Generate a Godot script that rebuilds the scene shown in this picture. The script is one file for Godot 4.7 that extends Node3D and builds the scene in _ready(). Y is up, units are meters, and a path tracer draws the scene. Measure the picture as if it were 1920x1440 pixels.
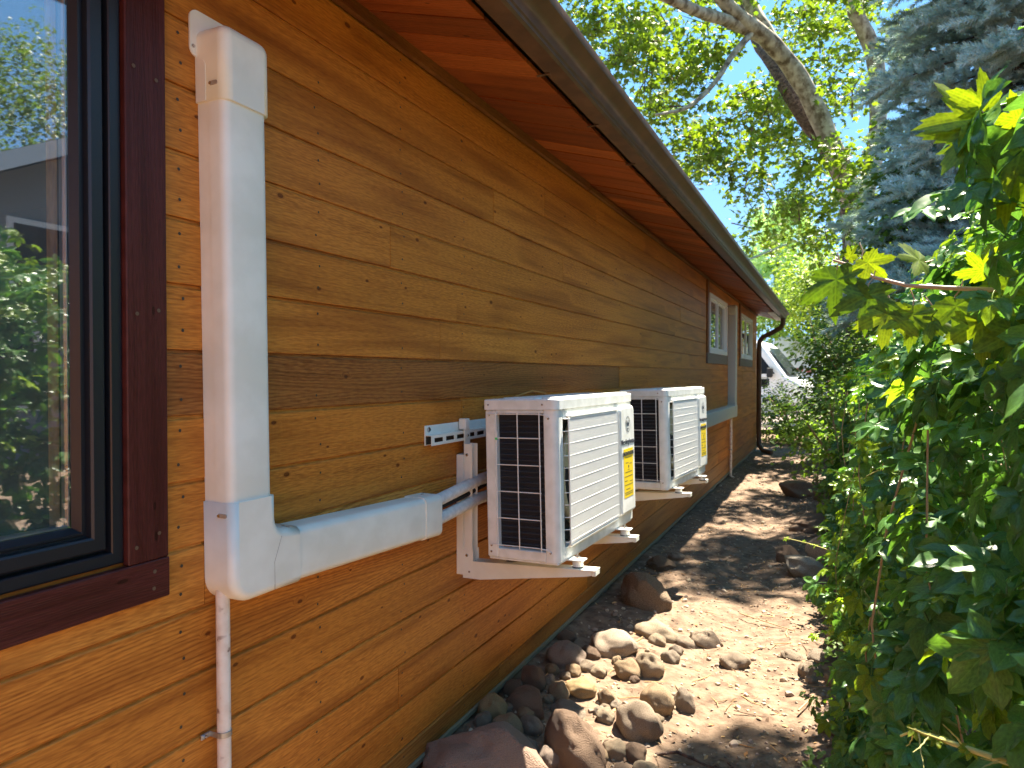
extends Node3D
# Side yard of a timber house: cedar siding, two wall hung condensers, a dirt path with cobbles and a wall of creeper.

var rng := RandomNumberGenerator.new()
var M := {}
var used := {}
var fine := FastNoiseLite.new()
var broad := FastNoiseLite.new()

# ---------------------------------------------------------------- mesh buffer
class MB:
	var v := PackedVector3Array()
	var n := PackedVector3Array()
	var uv := PackedVector2Array()
	var ix := PackedInt32Array()
	func vert(p: Vector3, nn: Vector3, t: Vector2) -> int:
		v.append(p); n.append(nn); uv.append(t)
		return v.size() - 1
	func tri_ix(a: int, b: int, c: int) -> void:  # counter-clockwise from outside
		ix.append(a); ix.append(c); ix.append(b)
	func tri(a: Vector3, b: Vector3, c: Vector3) -> void:
		var nn := (b - a).cross(c - a).normalized()
		tri_ix(vert(a, nn, Vector2(a.x, a.y)), vert(b, nn, Vector2(b.x, b.y)), vert(c, nn, Vector2(c.x, c.y)))
	func quad(a: Vector3, b: Vector3, c: Vector3, d: Vector3, ta := Vector2.ZERO, tb := Vector2(1, 0), tc := Vector2.ONE, td := Vector2(0, 1)) -> void:
		var nn := (c - a).cross(d - b).normalized()
		var i := vert(a, nn, ta)
		vert(b, nn, tb); vert(c, nn, tc); vert(d, nn, td)
		tri_ix(i, i + 1, i + 2); tri_ix(i, i + 2, i + 3)
	func box(lo: Vector3, hi: Vector3, r := 0.0, t := Transform3D()) -> void:  # a box with chamfered edges
		if r <= 0.0:
			r = 0.0001
		var c := (lo + hi) * 0.5
		var h := (hi - lo) * 0.5
		r = minf(r, minf(h.x, minf(h.y, h.z)) * 0.98)
		var ax := [Vector3(1, 0, 0), Vector3(0, 1, 0), Vector3(0, 0, 1)]
		for k in 3:
			var e: Vector3 = ax[k]
			var f: Vector3 = ax[(k + 1) % 3]
			var g: Vector3 = ax[(k + 2) % 3]
			for s in [-1.0, 1.0]:
				var o: Vector3 = c + e * s * h.dot(e)
				var u: Vector3 = f * (h.dot(f) - r)
				var w: Vector3 = g * (h.dot(g) - r) * s
				quad(t * (o - u - w), t * (o + u - w), t * (o + u + w), t * (o - u + w), Vector2(-u.length(), -w.length()), Vector2(u.length(), -w.length()), Vector2(u.length(), w.length()), Vector2(-u.length(), w.length()))
		if r > 0.0002:
			for k in 3:
				var e: Vector3 = ax[k]
				var f: Vector3 = ax[(k + 1) % 3]
				var g: Vector3 = ax[(k + 2) % 3]
				for s in [-1.0, 1.0]:
					for q in [-1.0, 1.0]:
						var le: Vector3 = e * (h.dot(e) - r)
						var pf: Vector3 = c + f * s * h.dot(f) + g * q * (h.dot(g) - r)
						var pg: Vector3 = c + f * s * (h.dot(f) - r) + g * q * h.dot(g)
						_edge(t, pf, pg, le, f * s + g * q)
			for sx in [-1.0, 1.0]:
				for sy in [-1.0, 1.0]:
					for sz in [-1.0, 1.0]:
						var s := Vector3(sx, sy, sz)
						var a := c + Vector3(sx * h.x, sy * (h.y - r), sz * (h.z - r))
						var b := c + Vector3(sx * (h.x - r), sy * h.y, sz * (h.z - r))
						var d := c + Vector3(sx * (h.x - r), sy * (h.y - r), sz * h.z)
						if sx * sy * sz > 0.0:
							tri(t * a, t * b, t * d)
						else:
							tri(t * a, t * d, t * b)
	func _edge(t: Transform3D, pf: Vector3, pg: Vector3, le: Vector3, out: Vector3) -> void:
		if (le * 2.0).cross(pg - pf).dot(out) > 0.0:
			quad(t * (pf - le), t * (pf + le), t * (pg + le), t * (pg - le))
		else:
			quad(t * (pf + le), t * (pf - le), t * (pg - le), t * (pg + le))
	func grid(nu: int, nv: int, f: Callable, flip := false) -> void:  # f(i, j) -> [position, uv]; u x v points outside
		var base := v.size()
		for j in nv + 1:
			for i in nu + 1:
				var q: Array = f.call(i, j)
				v.append(q[0]); n.append(Vector3.ZERO); uv.append(q[1])
		var w := nu + 1
		for j in nv:
			for i in nu:
				var a := base + j * w + i
				var nn := (v[a + w + 1] - v[a]).cross(v[a + w] - v[a + 1])
				if flip:
					nn = -nn
				for k in [a, a + 1, a + w, a + w + 1]:
					n[k] += nn
				if flip:
					tri_ix(a, a + w + 1, a + 1); tri_ix(a, a + w, a + w + 1)
				else:
					tri_ix(a, a + 1, a + w + 1); tri_ix(a, a + w + 1, a + w)
		for k in range(base, v.size()):
			n[k] = n[k].normalized() if n[k].length_squared() > 1e-20 else Vector3.UP
	func tube(pts: Array, radius, sides := 8, caps := true, vscale := 1.0) -> void:
		var m := pts.size()
		var base := v.size()
		var prev := Vector3.ZERO
		var along := 0.0
		for i in m:
			var d: Vector3 = (pts[mini(i + 1, m - 1)] - pts[maxi(i - 1, 0)]).normalized()
			var side: Vector3 = prev
			if i == 0:
				side = d.cross(Vector3.UP if absf(d.y) < 0.9 else Vector3.RIGHT).normalized()
			side = (side - d * side.dot(d)).normalized()
			prev = side
			var up := side.cross(d)
			var r: float = radius[i] if radius is Array else radius
			if i > 0:
				along += (pts[i] - pts[i - 1]).length()
			for k in sides + 1:
				var a := TAU * k / sides
				var o := side * cos(a) + up * sin(a)
				vert(pts[i] + o * r, o, Vector2(float(k) / sides, along * vscale))
		var w := sides + 1
		for i in m - 1:
			for k in sides:
				var a := base + i * w + k
				tri_ix(a, a + w, a + w + 1); tri_ix(a, a + w + 1, a + 1)
		if caps:
			for e in [0, m - 1]:
				var d: Vector3 = (pts[1] - pts[0]).normalized() * -1.0 if e == 0 else (pts[m - 1] - pts[m - 2]).normalized()
				var c := vert(pts[e], d, Vector2(0.5, 0.5))
				var first := v.size()
				for k in sides + 1:
					vert(v[base + e * w + k], d, Vector2(0.5, 0.5))
				for k in sides:
					if e == 0:
						tri_ix(c, first + k, first + k + 1)
					else:
						tri_ix(c, first + k + 1, first + k)
	func _ccw(o: Array) -> Array:
		var a := 0.0
		for i in o.size():
			a += o[i].cross(o[(i + 1) % o.size()])
		if a < 0.0:
			o = o.duplicate()
			o.reverse()
		return o
	func extrude(prof: Array, origin: Vector3, ex: Vector3, ey: Vector3, along: Vector3, smooth := 40.0, caps := true, uvf = null) -> void:
		# prof: closed outline, counter-clockwise when seen against «along» (ex x ey points along)
		prof = _ccw(prof)
		var m := prof.size()
		var flip := ex.cross(ey).dot(along) < 0.0
		var en := []
		var peri := [0.0]
		for i in m:
			var e: Vector2 = prof[(i + 1) % m] - prof[i]
			en.append(Vector2(e.y, -e.x).normalized())
			peri.append(peri[i] + e.length())
		var lim := cos(deg_to_rad(smooth))
		for i in m:
			var a: Vector2 = prof[i]
			var b: Vector2 = prof[(i + 1) % m]
			var na: Vector2 = en[i]
			var nb: Vector2 = en[i]
			if en[i].dot(en[(i + m - 1) % m]) > lim:
				na = (en[i] + en[(i + m - 1) % m]).normalized()
			if en[i].dot(en[(i + 1) % m]) > lim:
				nb = (en[i] + en[(i + 1) % m]).normalized()
			var pa := origin + ex * a.x + ey * a.y
			var pb := origin + ex * b.x + ey * b.y
			var n3a := (ex * na.x + ey * na.y).normalized()
			var n3b := (ex * nb.x + ey * nb.y).normalized()
			var L := along.length()
			var t := [Vector2(0, peri[i]), Vector2(0, peri[i + 1]), Vector2(L, peri[i + 1]), Vector2(L, peri[i])]
			if uvf != null:
				t = [uvf.call(pa), uvf.call(pb), uvf.call(pb + along), uvf.call(pa + along)]
			var k := vert(pa, n3a, t[0])
			vert(pb, n3b, t[1]); vert(pb + along, n3b, t[2]); vert(pa + along, n3a, t[3])
			if flip:
				tri_ix(k, k + 2, k + 1); tri_ix(k, k + 3, k + 2)
			else:
				tri_ix(k, k + 1, k + 2); tri_ix(k, k + 2, k + 3)
		if caps:
			var poly := PackedVector2Array(prof)
			var tris := Geometry2D.triangulate_polygon(poly)
			for e in [0, 1]:
				var nn := along.normalized() * (1.0 if e == 1 else -1.0)
				var f := v.size()
				for p in prof:
					var q: Vector3 = origin + ex * p.x + ey * p.y + along * e
					vert(q, nn, uvf.call(q) if uvf != null else p)
				for k in range(0, tris.size(), 3):
					var a := f + tris[k]
					var b := f + tris[k + 1]
					var c := f + tris[k + 2]
					if (v[b] - v[a]).cross(v[c] - v[a]).dot(nn) > 0.0:
						tri_ix(a, b, c)
					else:
						tri_ix(a, c, b)
	func pillow(outline: Array, origin: Vector3, ex: Vector3, ey: Vector3, out: Vector3, depth: float, r: float, steps := 5, open_x := 1e9, open_y := 1e9) -> void:
		# a moulded cover: outline extruded along «out» with its front edge rounded by r
		outline = _ccw(outline)
		var m := outline.size()
		var nrm := []
		for i in m:
			var e0: Vector2 = (outline[i] - outline[(i + m - 1) % m]).normalized()
			var e1: Vector2 = (outline[(i + 1) % m] - outline[i]).normalized()
			var b := (Vector2(e0.y, -e0.x) + Vector2(e1.y, -e1.x)).normalized()
			b = b / maxf(0.5, b.dot(Vector2(e1.y, -e1.x)))
			if absf(outline[i].y - open_y) < 1e-5:   # an open end is not rounded
				b = Vector2(signf(b.x), 0.0)
			if absf(outline[i].x - open_x) < 1e-5:
				b = Vector2(0.0, signf(b.y))
			nrm.append(b)
		var rings := [[0.0, 0.0], [depth - r, 0.0]]
		for k in range(1, steps + 1):
			var a := PI / 2 * k / steps
			rings.append([depth - r + r * sin(a), r * (1.0 - cos(a))])
		var pos := func(i: int, j: int) -> Array:
			var p: Vector2 = outline[i % m] - nrm[i % m] * rings[j][1]
			return [origin + ex * p.x + ey * p.y + out * rings[j][0], Vector2(float(i) / m, rings[j][0])]
		grid(m, rings.size() - 1, pos, ex.cross(ey).dot(out) < 0.0)
		# join the normals of the seam
		var w := m + 1
		var base := v.size() - w * rings.size()
		for j in rings.size():
			var s := (n[base + j * w] + n[base + j * w + m]).normalized()
			n[base + j * w] = s
			n[base + j * w + m] = s
		var poly := PackedVector2Array()
		for i in m:
			poly.append(outline[i] - nrm[i] * r)
		var tris := Geometry2D.triangulate_polygon(poly)
		var f := v.size()
		for p in poly:
			vert(origin + ex * p.x + ey * p.y + out * depth, out, p)
		for k in range(0, tris.size(), 3):
			var a := f + tris[k]
			var b := f + tris[k + 1]
			var c := f + tris[k + 2]
			if (v[b] - v[a]).cross(v[c] - v[a]).dot(out) > 0.0:
				tri_ix(a, b, c)
			else:
				tri_ix(a, c, b)
	func disc(c: Vector3, nn: Vector3, r: float, sides := 8) -> void:
		var s := nn.cross(Vector3.UP if absf(nn.y) < 0.9 else Vector3.RIGHT).normalized()
		var u := nn.cross(s)
		var f := vert(c, nn, Vector2(0.5, 0.5))
		for k in sides:
			vert(c + (s * cos(TAU * k / sides) + u * sin(TAU * k / sides)) * r, nn, Vector2(0.5, 0.5))
		for k in sides:
			tri_ix(f, f + 1 + k, f + 1 + (k + 1) % sides)
	func mesh() -> ArrayMesh:
		var a := []
		a.resize(Mesh.ARRAY_MAX)
		a[Mesh.ARRAY_VERTEX] = v
		a[Mesh.ARRAY_NORMAL] = n
		a[Mesh.ARRAY_TEX_UV] = uv
		a[Mesh.ARRAY_INDEX] = ix
		var m := ArrayMesh.new()
		m.add_surface_from_arrays(Mesh.PRIMITIVE_TRIANGLES, a)
		return m

# ---------------------------------------------------------------- naming
func numbered(called: String) -> String:
	var k: int = used.get(called, -1) + 1
	used[called] = k
	return called if k == 0 else "%s_%03d" % [called, k]

func tag(o: Node, label: String, category: String, group := "", kind := "") -> Node:
	if label: o.set_meta("label", label)
	if category: o.set_meta("category", category)
	if group: o.set_meta("group", group)
	if kind: o.set_meta("kind", kind)
	return o

func thing(called: String, label: String, category: String, at := Vector3.ZERO, group := "") -> Node3D:
	var o := Node3D.new()
	o.name = numbered(called)
	add_child(o)
	o.position = at
	tag(o, label, category, group)
	return o

func part(called: String, m, mat: Material, parent: Node, stuff := false) -> MeshInstance3D:
	var o := MeshInstance3D.new()
	o.mesh = m.mesh() if m is MB else m
	o.material_override = mat
	if parent == self:
		o.name = numbered(called)
	else:
		var k := 0
		var key := "%d/%s" % [parent.get_instance_id(), called]
		k = used.get(key, -1) + 1
		used[key] = k
		o.name = called if k == 0 else "%s_%03d" % [called, k]
	if stuff:
		o.set_meta("kind", "stuff")
	parent.add_child(o, true)
	return o

func many(called: String, m: Mesh, mat: Material, places: Array, tints: Array, parent: Node) -> MultiMeshInstance3D:
	var mm := MultiMesh.new()
	mm.transform_format = MultiMesh.TRANSFORM_3D
	mm.use_colors = true
	mm.mesh = m
	mm.instance_count = places.size()
	for i in places.size():
		mm.set_instance_transform(i, places[i])
		mm.set_instance_color(i, tints[i % tints.size()])
	var o := MultiMeshInstance3D.new()
	o.multimesh = mm
	o.material_override = mat
	o.name = called if parent != self else numbered(called)
	o.set_meta("kind", "stuff")
	parent.add_child(o, true)
	return o

func place(t: MB) -> ArrayMesh:
	return t.mesh()

func screw(called: String, at: Vector3, nn: Vector3, r: float, parent: Node) -> void:
	var m := MB.new()
	m.tube([at - nn * r * 0.5, at + nn * r * 0.35, at + nn * r * 0.6], [r, r, r * 0.7], 8)
	part(called, m, M.chrome, parent)

# ---------------------------------------------------------------- materials
func plain(c: Color, rough := 0.6, metal := 0.0) -> StandardMaterial3D:
	var m := StandardMaterial3D.new()
	m.albedo_color = c.linear_to_srgb()
	m.roughness = rough
	m.metallic = metal
	return m

func leafy(c: Color, through: float, tex: Texture2D = null, rough := 0.42) -> StandardMaterial3D:
	var m := plain(c, rough)
	m.vertex_color_use_as_albedo = true
	m.cull_mode = BaseMaterial3D.CULL_DISABLED
	if through > 0.0:
		m.backlight_enabled = true
		m.backlight = Color(0.95 * through, through, 0.35 * through).linear_to_srgb()
	if tex:
		m.albedo_texture = tex
	return m

func noise_tex(size: int, freq: float, seed_: int, ramp: Array, octaves := 5, cell := false) -> NoiseTexture2D:
	var f := FastNoiseLite.new()
	f.noise_type = FastNoiseLite.TYPE_CELLULAR if cell else FastNoiseLite.TYPE_SIMPLEX_SMOOTH
	f.frequency = freq
	f.seed = seed_
	f.fractal_octaves = octaves
	f.fractal_gain = 0.55
	var t := NoiseTexture2D.new()
	t.width = size; t.height = size
	t.seamless = true
	t.noise = f
	if ramp.size():
		var g := Gradient.new()
		g.offsets = PackedFloat32Array(ramp.map(func(r): return r[0]))
		g.colors = PackedColorArray(ramp.map(func(r): return r[1]))
		t.color_ramp = g
	return t

func stretched(w: int, h: int, gw: int, gh: int, freq: float, seed_: int, octaves: int) -> PackedByteArray:
	var f := FastNoiseLite.new()
	f.noise_type = FastNoiseLite.TYPE_SIMPLEX_SMOOTH
	f.frequency = freq
	f.seed = seed_
	f.fractal_octaves = octaves
	var im := f.get_seamless_image(gw, gh)
	im.convert(Image.FORMAT_L8)
	im.resize(w, h, Image.INTERPOLATE_CUBIC)
	return im.get_data()

func make_wood() -> Array:  # eight boards of grain, one above the other, 2.4 m long: [colour, relief]
	var w := 2048
	var h := 1024
	var grain := stretched(w, h, 260, 1024, 0.22, 3, 3)
	var streak := stretched(w, h, 40, 512, 0.05, 8, 3)
	var blotch := stretched(w, h, 48, 256, 0.03, 5, 4)
	var saw := stretched(w, h, 1024, 64, 0.2, 21, 2)
	var out := PackedByteArray()
	out.resize(w * h * 3)
	var bump := PackedByteArray()
	bump.resize(w * h)
	var r := RandomNumberGenerator.new()
	r.seed = 77
	for row in 8:
		var vc := r.randf_range(-0.5, 1.5)
		var freq := r.randf_range(26.0, 44.0)
		var bow := r.randf_range(-0.5, 0.5)
		var amp := r.randf_range(0.35, 0.9) if row % 3 else 1.1
		var knots := []
		for k in r.randi_range(2, 5):
			knots.append([r.randf_range(0.05, 0.95) * 2.4, r.randf_range(0.15, 0.85) * 0.1415, r.randf_range(0.0022, 0.0062)])
		var ph := r.randf() * 6.0
		for y in 128:
			var py := row * 128 + y
			var vm := (y / 128.0) * 0.1415
			for x in w:
				var um := x * 0.001171875
				var i := py * w + x
				var b := blotch[i] * 0.0039
				var hgt := absf(y / 128.0 - vc) + bow * sin(um * 2.618 + ph) * 0.3 + (b - 0.5) * 0.26
				var kn := 0.0
				var halo := 0.0
				for q in knots:
					var dx: float = (um - q[0]) * 0.55
					var dy: float = vm - q[1]
					if absf(dx) < 0.05 and absf(dy) < 0.05:
						var d2: float = (dx * dx + dy * dy) / (q[2] * q[2])
						hgt += 0.55 * exp(-d2 * 0.28)
						halo = maxf(halo, 0.16 * exp(-absf(d2 - 5.0) * 0.4) * (1.0 - minf(1.0, absf(dx) / (q[2] * 1.6))))
						if d2 < 2.6:
							kn = maxf(kn, clampf(1.25 - d2 * 0.5, 0.0, 1.0))
				var s := sin(hgt * freq)
				var ring := s * s * s * s * amp
				var g := grain[i] * 0.0039
				var st := streak[i] * 0.0039
				var L := 1.0 - (0.05 if row != 4 else 0.2) * ring - 0.24 * (1.0 - g) * (0.4 + b) - 0.16 * maxf(0.0, 0.56 - st) - 0.46 * maxf(0.0, 0.56 - b)
				L = L * (1.0 - 0.5 * kn * (0.6 + 0.4 * sin(kn * 9.0)) + halo)
				L = clampf(L * 1.12, 0.1, 1.0)
				out[i * 3] = int(255.0 * L)
				out[i * 3 + 1] = int(255.0 * pow(L, 1.28))
				out[i * 3 + 2] = int(255.0 * pow(L, 1.5))
				bump[i] = int(255.0 * clampf(0.55 * g + 0.25 * (1.0 - ring) + 0.35 * saw[i] * 0.0039 - 0.1 - 0.2 * kn, 0.0, 1.0))
	var a := ImageTexture.create_from_image(Image.create_from_data(w, h, false, Image.FORMAT_RGB8, out))
	var c := ImageTexture.create_from_image(Image.create_from_data(w, h, false, Image.FORMAT_L8, bump))
	return [a, c]

func make_leaf_tex(side: int, ribs: Array, fan: bool) -> ImageTexture:  # veins: paler lines on a mottled blade
	var im := Image.create(side, side, false, Image.FORMAT_RGB8)
	for y in side:
		for x in side:
			var u := (x + 0.5) / side
			var v := (y + 0.5) / side
			var b := 0.82 + 0.18 * fine.get_noise_2d(x * 3.0, y * 3.0)
			var d := 1.0
			if fan:
				for a in ribs:
					var dir := Vector2(sin(a), cos(a))
					var p := Vector2(u - 0.5, v - 0.5)
					if p.dot(dir) > 0.0:
						d = minf(d, absf(p.x * dir.y - p.y * dir.x) * 1.4)
						var q := p.dot(dir)
						d = minf(d, 0.006 + absf(fposmod(q * 9.0 - absf(p.x * dir.y - p.y * dir.x) * 7.0, 1.0) - 0.5) * 0.09)
			else:
				d = absf(u - 0.5) * 1.2
				d = minf(d, 0.01 + absf(fposmod(v * 8.0 - absf(u - 0.5) * 7.0, 1.0) - 0.5) * 0.14)
			var k := clampf(1.0 - d / 0.022, 0.0, 1.0)
			var c := Color(b, b, b).lerp(Color(1.25, 1.15, 1.2), 0.55 * k)
			im.set_pixel(x, y, Color(minf(c.r, 1.0), minf(c.g, 1.0), minf(c.b, 1.0)))
	return ImageTexture.create_from_image(im)

func wood_mat(c: Color, rough := 0.5) -> StandardMaterial3D:
	var m := plain(c, rough)
	m.albedo_texture = M.wood_maps[0]
	m.heightmap_enabled = true
	m.heightmap_texture = M.wood_maps[1]
	m.heightmap_scale = 0.09
	m.metallic_specular = 0.35
	return m

func tri_mat(c: Color, tex: Texture2D, scale: float, bump: Texture2D = null, depth := 0.0, rough := 0.85, world := true) -> StandardMaterial3D:
	var m := plain(c, rough)
	m.uv1_triplanar = true
	m.uv1_world_triplanar = world
	m.uv1_scale = Vector3.ONE * scale
	m.albedo_texture = tex
	if bump:
		m.heightmap_enabled = true
		m.heightmap_texture = bump
		m.heightmap_scale = depth
	return m

func make_materials() -> void:
	M.wood_maps = make_wood()
	M.siding = []
	for c in [Color(0.60, 0.23, 0.034), Color(0.55, 0.205, 0.028), Color(0.64, 0.26, 0.043), Color(0.59, 0.22, 0.032), Color(0.57, 0.212, 0.031)]:
		M.siding.append(wood_mat(c))
	M.dark_siding = wood_mat(Color(0.35, 0.135, 0.03))
	M.dusty_siding = wood_mat(Color(0.44, 0.19, 0.042))
	M.soffit = [wood_mat(Color(0.43, 0.108, 0.024), 0.45), wood_mat(Color(0.28, 0.07, 0.018), 0.45), wood_mat(Color(0.56, 0.16, 0.035), 0.45), wood_mat(Color(0.37, 0.095, 0.022), 0.45)]
	M.frieze = wood_mat(Color(0.24, 0.095, 0.02))
	M.trim = wood_mat(Color(0.082, 0.019, 0.015), 0.45)
	M.jamb = wood_mat(Color(0.62, 0.38, 0.10))
	M.backing = plain(Color(0.05, 0.03, 0.015), 0.9)
	M.nail = plain(Color(0.06, 0.05, 0.035), 0.5, 0.3)
	M.black = plain(Color(0.012, 0.013, 0.017), 0.38)
	M.rubber = plain(Color(0.02, 0.02, 0.02), 0.8)
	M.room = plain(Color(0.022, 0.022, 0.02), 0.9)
	M.brown_metal = tri_mat(Color(0.125, 0.062, 0.033), noise_tex(256, 0.02, 40, [[0.2, Color(0.75, 0.75, 0.75)], [0.75, Color.WHITE]]), 1.4, null, 0.0, 0.36)
	M.flashing = plain(Color(0.22, 0.21, 0.14), 0.6)
	M.glass = plain(Color(1, 1, 1), 0.0)
	M.glass.albedo_color = Color(0.9, 0.95, 0.95, 0.06)
	M.glass.transparency = BaseMaterial3D.TRANSPARENCY_ALPHA
	M.low_e = plain(Color(0.86, 0.9, 0.92), 0.015, 1.0)   # the half mirror of a coated pane
	var white := Image.create(4, 4, false, Image.FORMAT_RGB8)
	white.fill(Color.WHITE)
	M.low_e.albedo_texture = ImageTexture.create_from_image(white)
	M.low_e.transparency = BaseMaterial3D.TRANSPARENCY_ALPHA
	M.low_e.albedo_color.a = 0.19
	M.vinyl = plain(Color(0.78, 0.77, 0.72), 0.4)
	M.cover = tri_mat(Color(0.84, 0.835, 0.735), noise_tex(256, 0.012, 51, [[0.25, Color(0.955, 0.95, 0.94)], [0.75, Color.WHITE]]), 1.7, null, 0.0, 0.34)
	M.pvc = tri_mat(Color(0.78, 0.72, 0.64), noise_tex(256, 0.02, 60, [[0.14, Color(0.55, 0.42, 0.36)], [0.24, Color(0.93, 0.9, 0.87)], [0.7, Color.WHITE]]), 3.0, null, 0.0, 0.4)
	M.grey_cover = plain(Color(0.48, 0.50, 0.44), 0.45)
	M.ac = tri_mat(Color(0.84, 0.845, 0.80), noise_tex(256, 0.02, 71, [[0.2, Color(0.93, 0.93, 0.92)], [0.7, Color.WHITE]]), 2.0, null, 0.0, 0.38, false)
	M.ac_wire = plain(Color(0.82, 0.79, 0.74), 0.4)
	M.grille = plain(Color(0.83, 0.83, 0.785), 0.4)
	M.coil = plain(Color(0.017, 0.02, 0.028), 0.5, 0.4)
	M.coil_tube = plain(Color(0.045, 0.055, 0.075), 0.4, 0.5)
	M.fan = plain(Color(0.62, 0.62, 0.42), 0.5)
	M.cavity = plain(Color(0.03, 0.03, 0.03), 0.8)  # near-black, so the shade inside openings is in the colour
	M.ink = plain(Color(0.05, 0.055, 0.07), 0.5)
	M.label_yellow = plain(Color(0.86, 0.62, 0.012), 0.55)
	M.chrome = plain(Color(0.62, 0.62, 0.62), 0.25, 1.0)
	M.zinc = plain(Color(0.42, 0.44, 0.46), 0.4, 0.9)
	M.foam = tri_mat(Color(0.78, 0.75, 0.69), noise_tex(128, 0.05, 80, [[0.2, Color(0.9, 0.9, 0.9)], [0.8, Color.WHITE]]), 6.0, null, 0.0, 0.7)
	M.green = plain(Color(0.1, 0.6, 0.15), 0.4)
	var grit := noise_tex(1024, 0.012, 91, [[0.0, Color(0.6, 0.55, 0.52)], [0.35, Color(0.8, 0.77, 0.74)], [0.55, Color(0.92, 0.9, 0.88)], [0.8, Color(1, 0.99, 0.97)]], 7)
	var grit_bump := noise_tex(1024, 0.02, 92, [], 7)
	M.dirt = tri_mat(Color(0.228, 0.16, 0.108), grit, 0.9, grit_bump, 1.0, 0.95)
	M.gravel = tri_mat(Color(0.36, 0.28, 0.24), noise_tex(512, 0.05, 95, [[0.2, Color(0.6, 0.6, 0.6)], [0.7, Color.WHITE]]), 1.0, null, 0.0, 0.95)
	var speck := noise_tex(512, 0.03, 101, [[0.05, Color(0.55, 0.5, 0.47)], [0.4, Color(0.8, 0.78, 0.75)], [0.62, Color(0.95, 0.94, 0.92)], [0.85, Color.WHITE]], 6)
	var crys := noise_tex(512, 0.09, 103, [[0.1, Color(0.42, 0.38, 0.36)], [0.38, Color(0.78, 0.73, 0.7)], [0.6, Color(0.95, 0.9, 0.87)], [0.8, Color.WHITE]], 5)
	var speck_bump := noise_tex(512, 0.03, 102, [], 6)
	M.stone = {}
	var cs := {"granite": Color(0.44, 0.33, 0.255), "rust": Color(0.33, 0.24, 0.165), "ochre": Color(0.40, 0.285, 0.14), "tan": Color(0.34, 0.245, 0.145), "grey": Color(0.28, 0.225, 0.17), "purple": Color(0.29, 0.225, 0.18), "pale": Color(0.37, 0.30, 0.23), "cream": Color(0.36, 0.285, 0.195), "greytan": Color(0.30, 0.235, 0.17), "boulder": Color(0.28, 0.2, 0.13), "white": Color(0.5, 0.44, 0.36)}
	for k in cs:
		M.stone[k] = tri_mat(cs[k], crys if k in ["granite", "rust"] else speck, 4.0 if k in ["granite", "rust"] else 2.6, speck_bump, 1.1 if k in ["granite", "rust", "boulder", "white"] else 0.4, 0.85, false)
	M.leaf_tex = make_leaf_tex(128, [], false)
	M.lobe_tex = make_leaf_tex(256, [0.0, 0.95, -0.95, 1.85, -1.85], true)
	M.bark = tri_mat(Color(0.46, 0.41, 0.33), noise_tex(256, 0.02, 110, [[0.3, Color(0.5, 0.44, 0.36)], [0.45, Color(0.78, 0.74, 0.68)], [0.6, Color(1, 1, 0.97)]], 4), 0.9, null, 0.0, 0.8)
	M.dark_bark = tri_mat(Color(0.16, 0.105, 0.075), noise_tex(256, 0.03, 111, [[0.3, Color(0.55, 0.5, 0.5)], [0.6, Color.WHITE]], 5), 1.6, noise_tex(256, 0.04, 112, [], 5), 3.0, 0.9)
	M.stem = plain(Color(0.36, 0.24, 0.12), 0.6)
	M.young_stem = plain(Color(0.50, 0.47, 0.14), 0.5)
	M.red_stem = plain(Color(0.50, 0.33, 0.22), 0.5)
	M.needle = leafy(Color(0.42, 0.52, 0.49), 0.35, null, 0.6)
	M.creeper = leafy(Color(0.19, 0.37, 0.068), 1.0, M.leaf_tex, 0.33)
	M.currant = leafy(Color(0.235, 0.36, 0.022), 1.0, M.lobe_tex, 0.6)
	M.small_leaf = leafy(Color(0.115, 0.21, 0.038), 0.85, null, 0.55)
	M.plane_leaf = leafy(Color(0.12, 0.215, 0.026), 0.95, null, 0.45)
	M.white_paint = plain(Color(0.78, 0.78, 0.76), 0.3)
	M.van_glass = plain(Color(0.02, 0.025, 0.03), 0.15)
	M.van_glass.metallic_specular = 0.2
	M.red_paint = plain(Color(0.55, 0.14, 0.13), 0.4)
	M.grey_siding = plain(Color(0.20, 0.21, 0.21), 0.7)
	M.shingle = tri_mat(Color(0.12, 0.10, 0.09), noise_tex(256, 0.08, 120, [[0.3, Color(0.6, 0.6, 0.6)], [0.6, Color.WHITE]]), 1.5, null, 0.0, 0.95)
	M.litter = plain(Color(0.34, 0.22, 0.11), 0.8)
	M.litter.vertex_color_use_as_albedo = true
	M.pebble = plain(Color(0.42, 0.34, 0.26), 0.9)
	M.pebble.vertex_color_use_as_albedo = true

# ---------------------------------------------------------------- the ground
func smooth01(x: float) -> float:
	x = clampf(x, 0.0, 1.0)
	return x * x * (3.0 - 2.0 * x)

func ground_y(x: float, z: float) -> float:
	var far := clampf((-z - 3.0) / 3.0, 0.0, 1.0)
	var y := -0.035 + 0.13 * smooth01((x - 1.15) / 0.5) + 0.06 * far * clampf((x - 0.75) / 0.4, 0.0, 1.0) - 0.004 * clampf(-z - 4.0, 0.0, 11.0)
	return y - 0.02 * smooth01((x - 0.45) / 0.3) * smooth01((1.2 - x) / 0.3)

func bumpy(x: float, z: float) -> float:
	var near := smooth01((16.0 + z) / 3.0) * smooth01((4.0 - x) / 1.0)
	var n := 0.030 * broad.get_noise_2d(x * 90.0, z * 60.0) + 0.010 * fine.get_noise_2d(x * 220.0, z * 160.0) + 0.0045 * fine.get_noise_2d(x * 900.0 + 50.0, z * 900.0)
	return ground_y(x, z) + n * near

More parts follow.
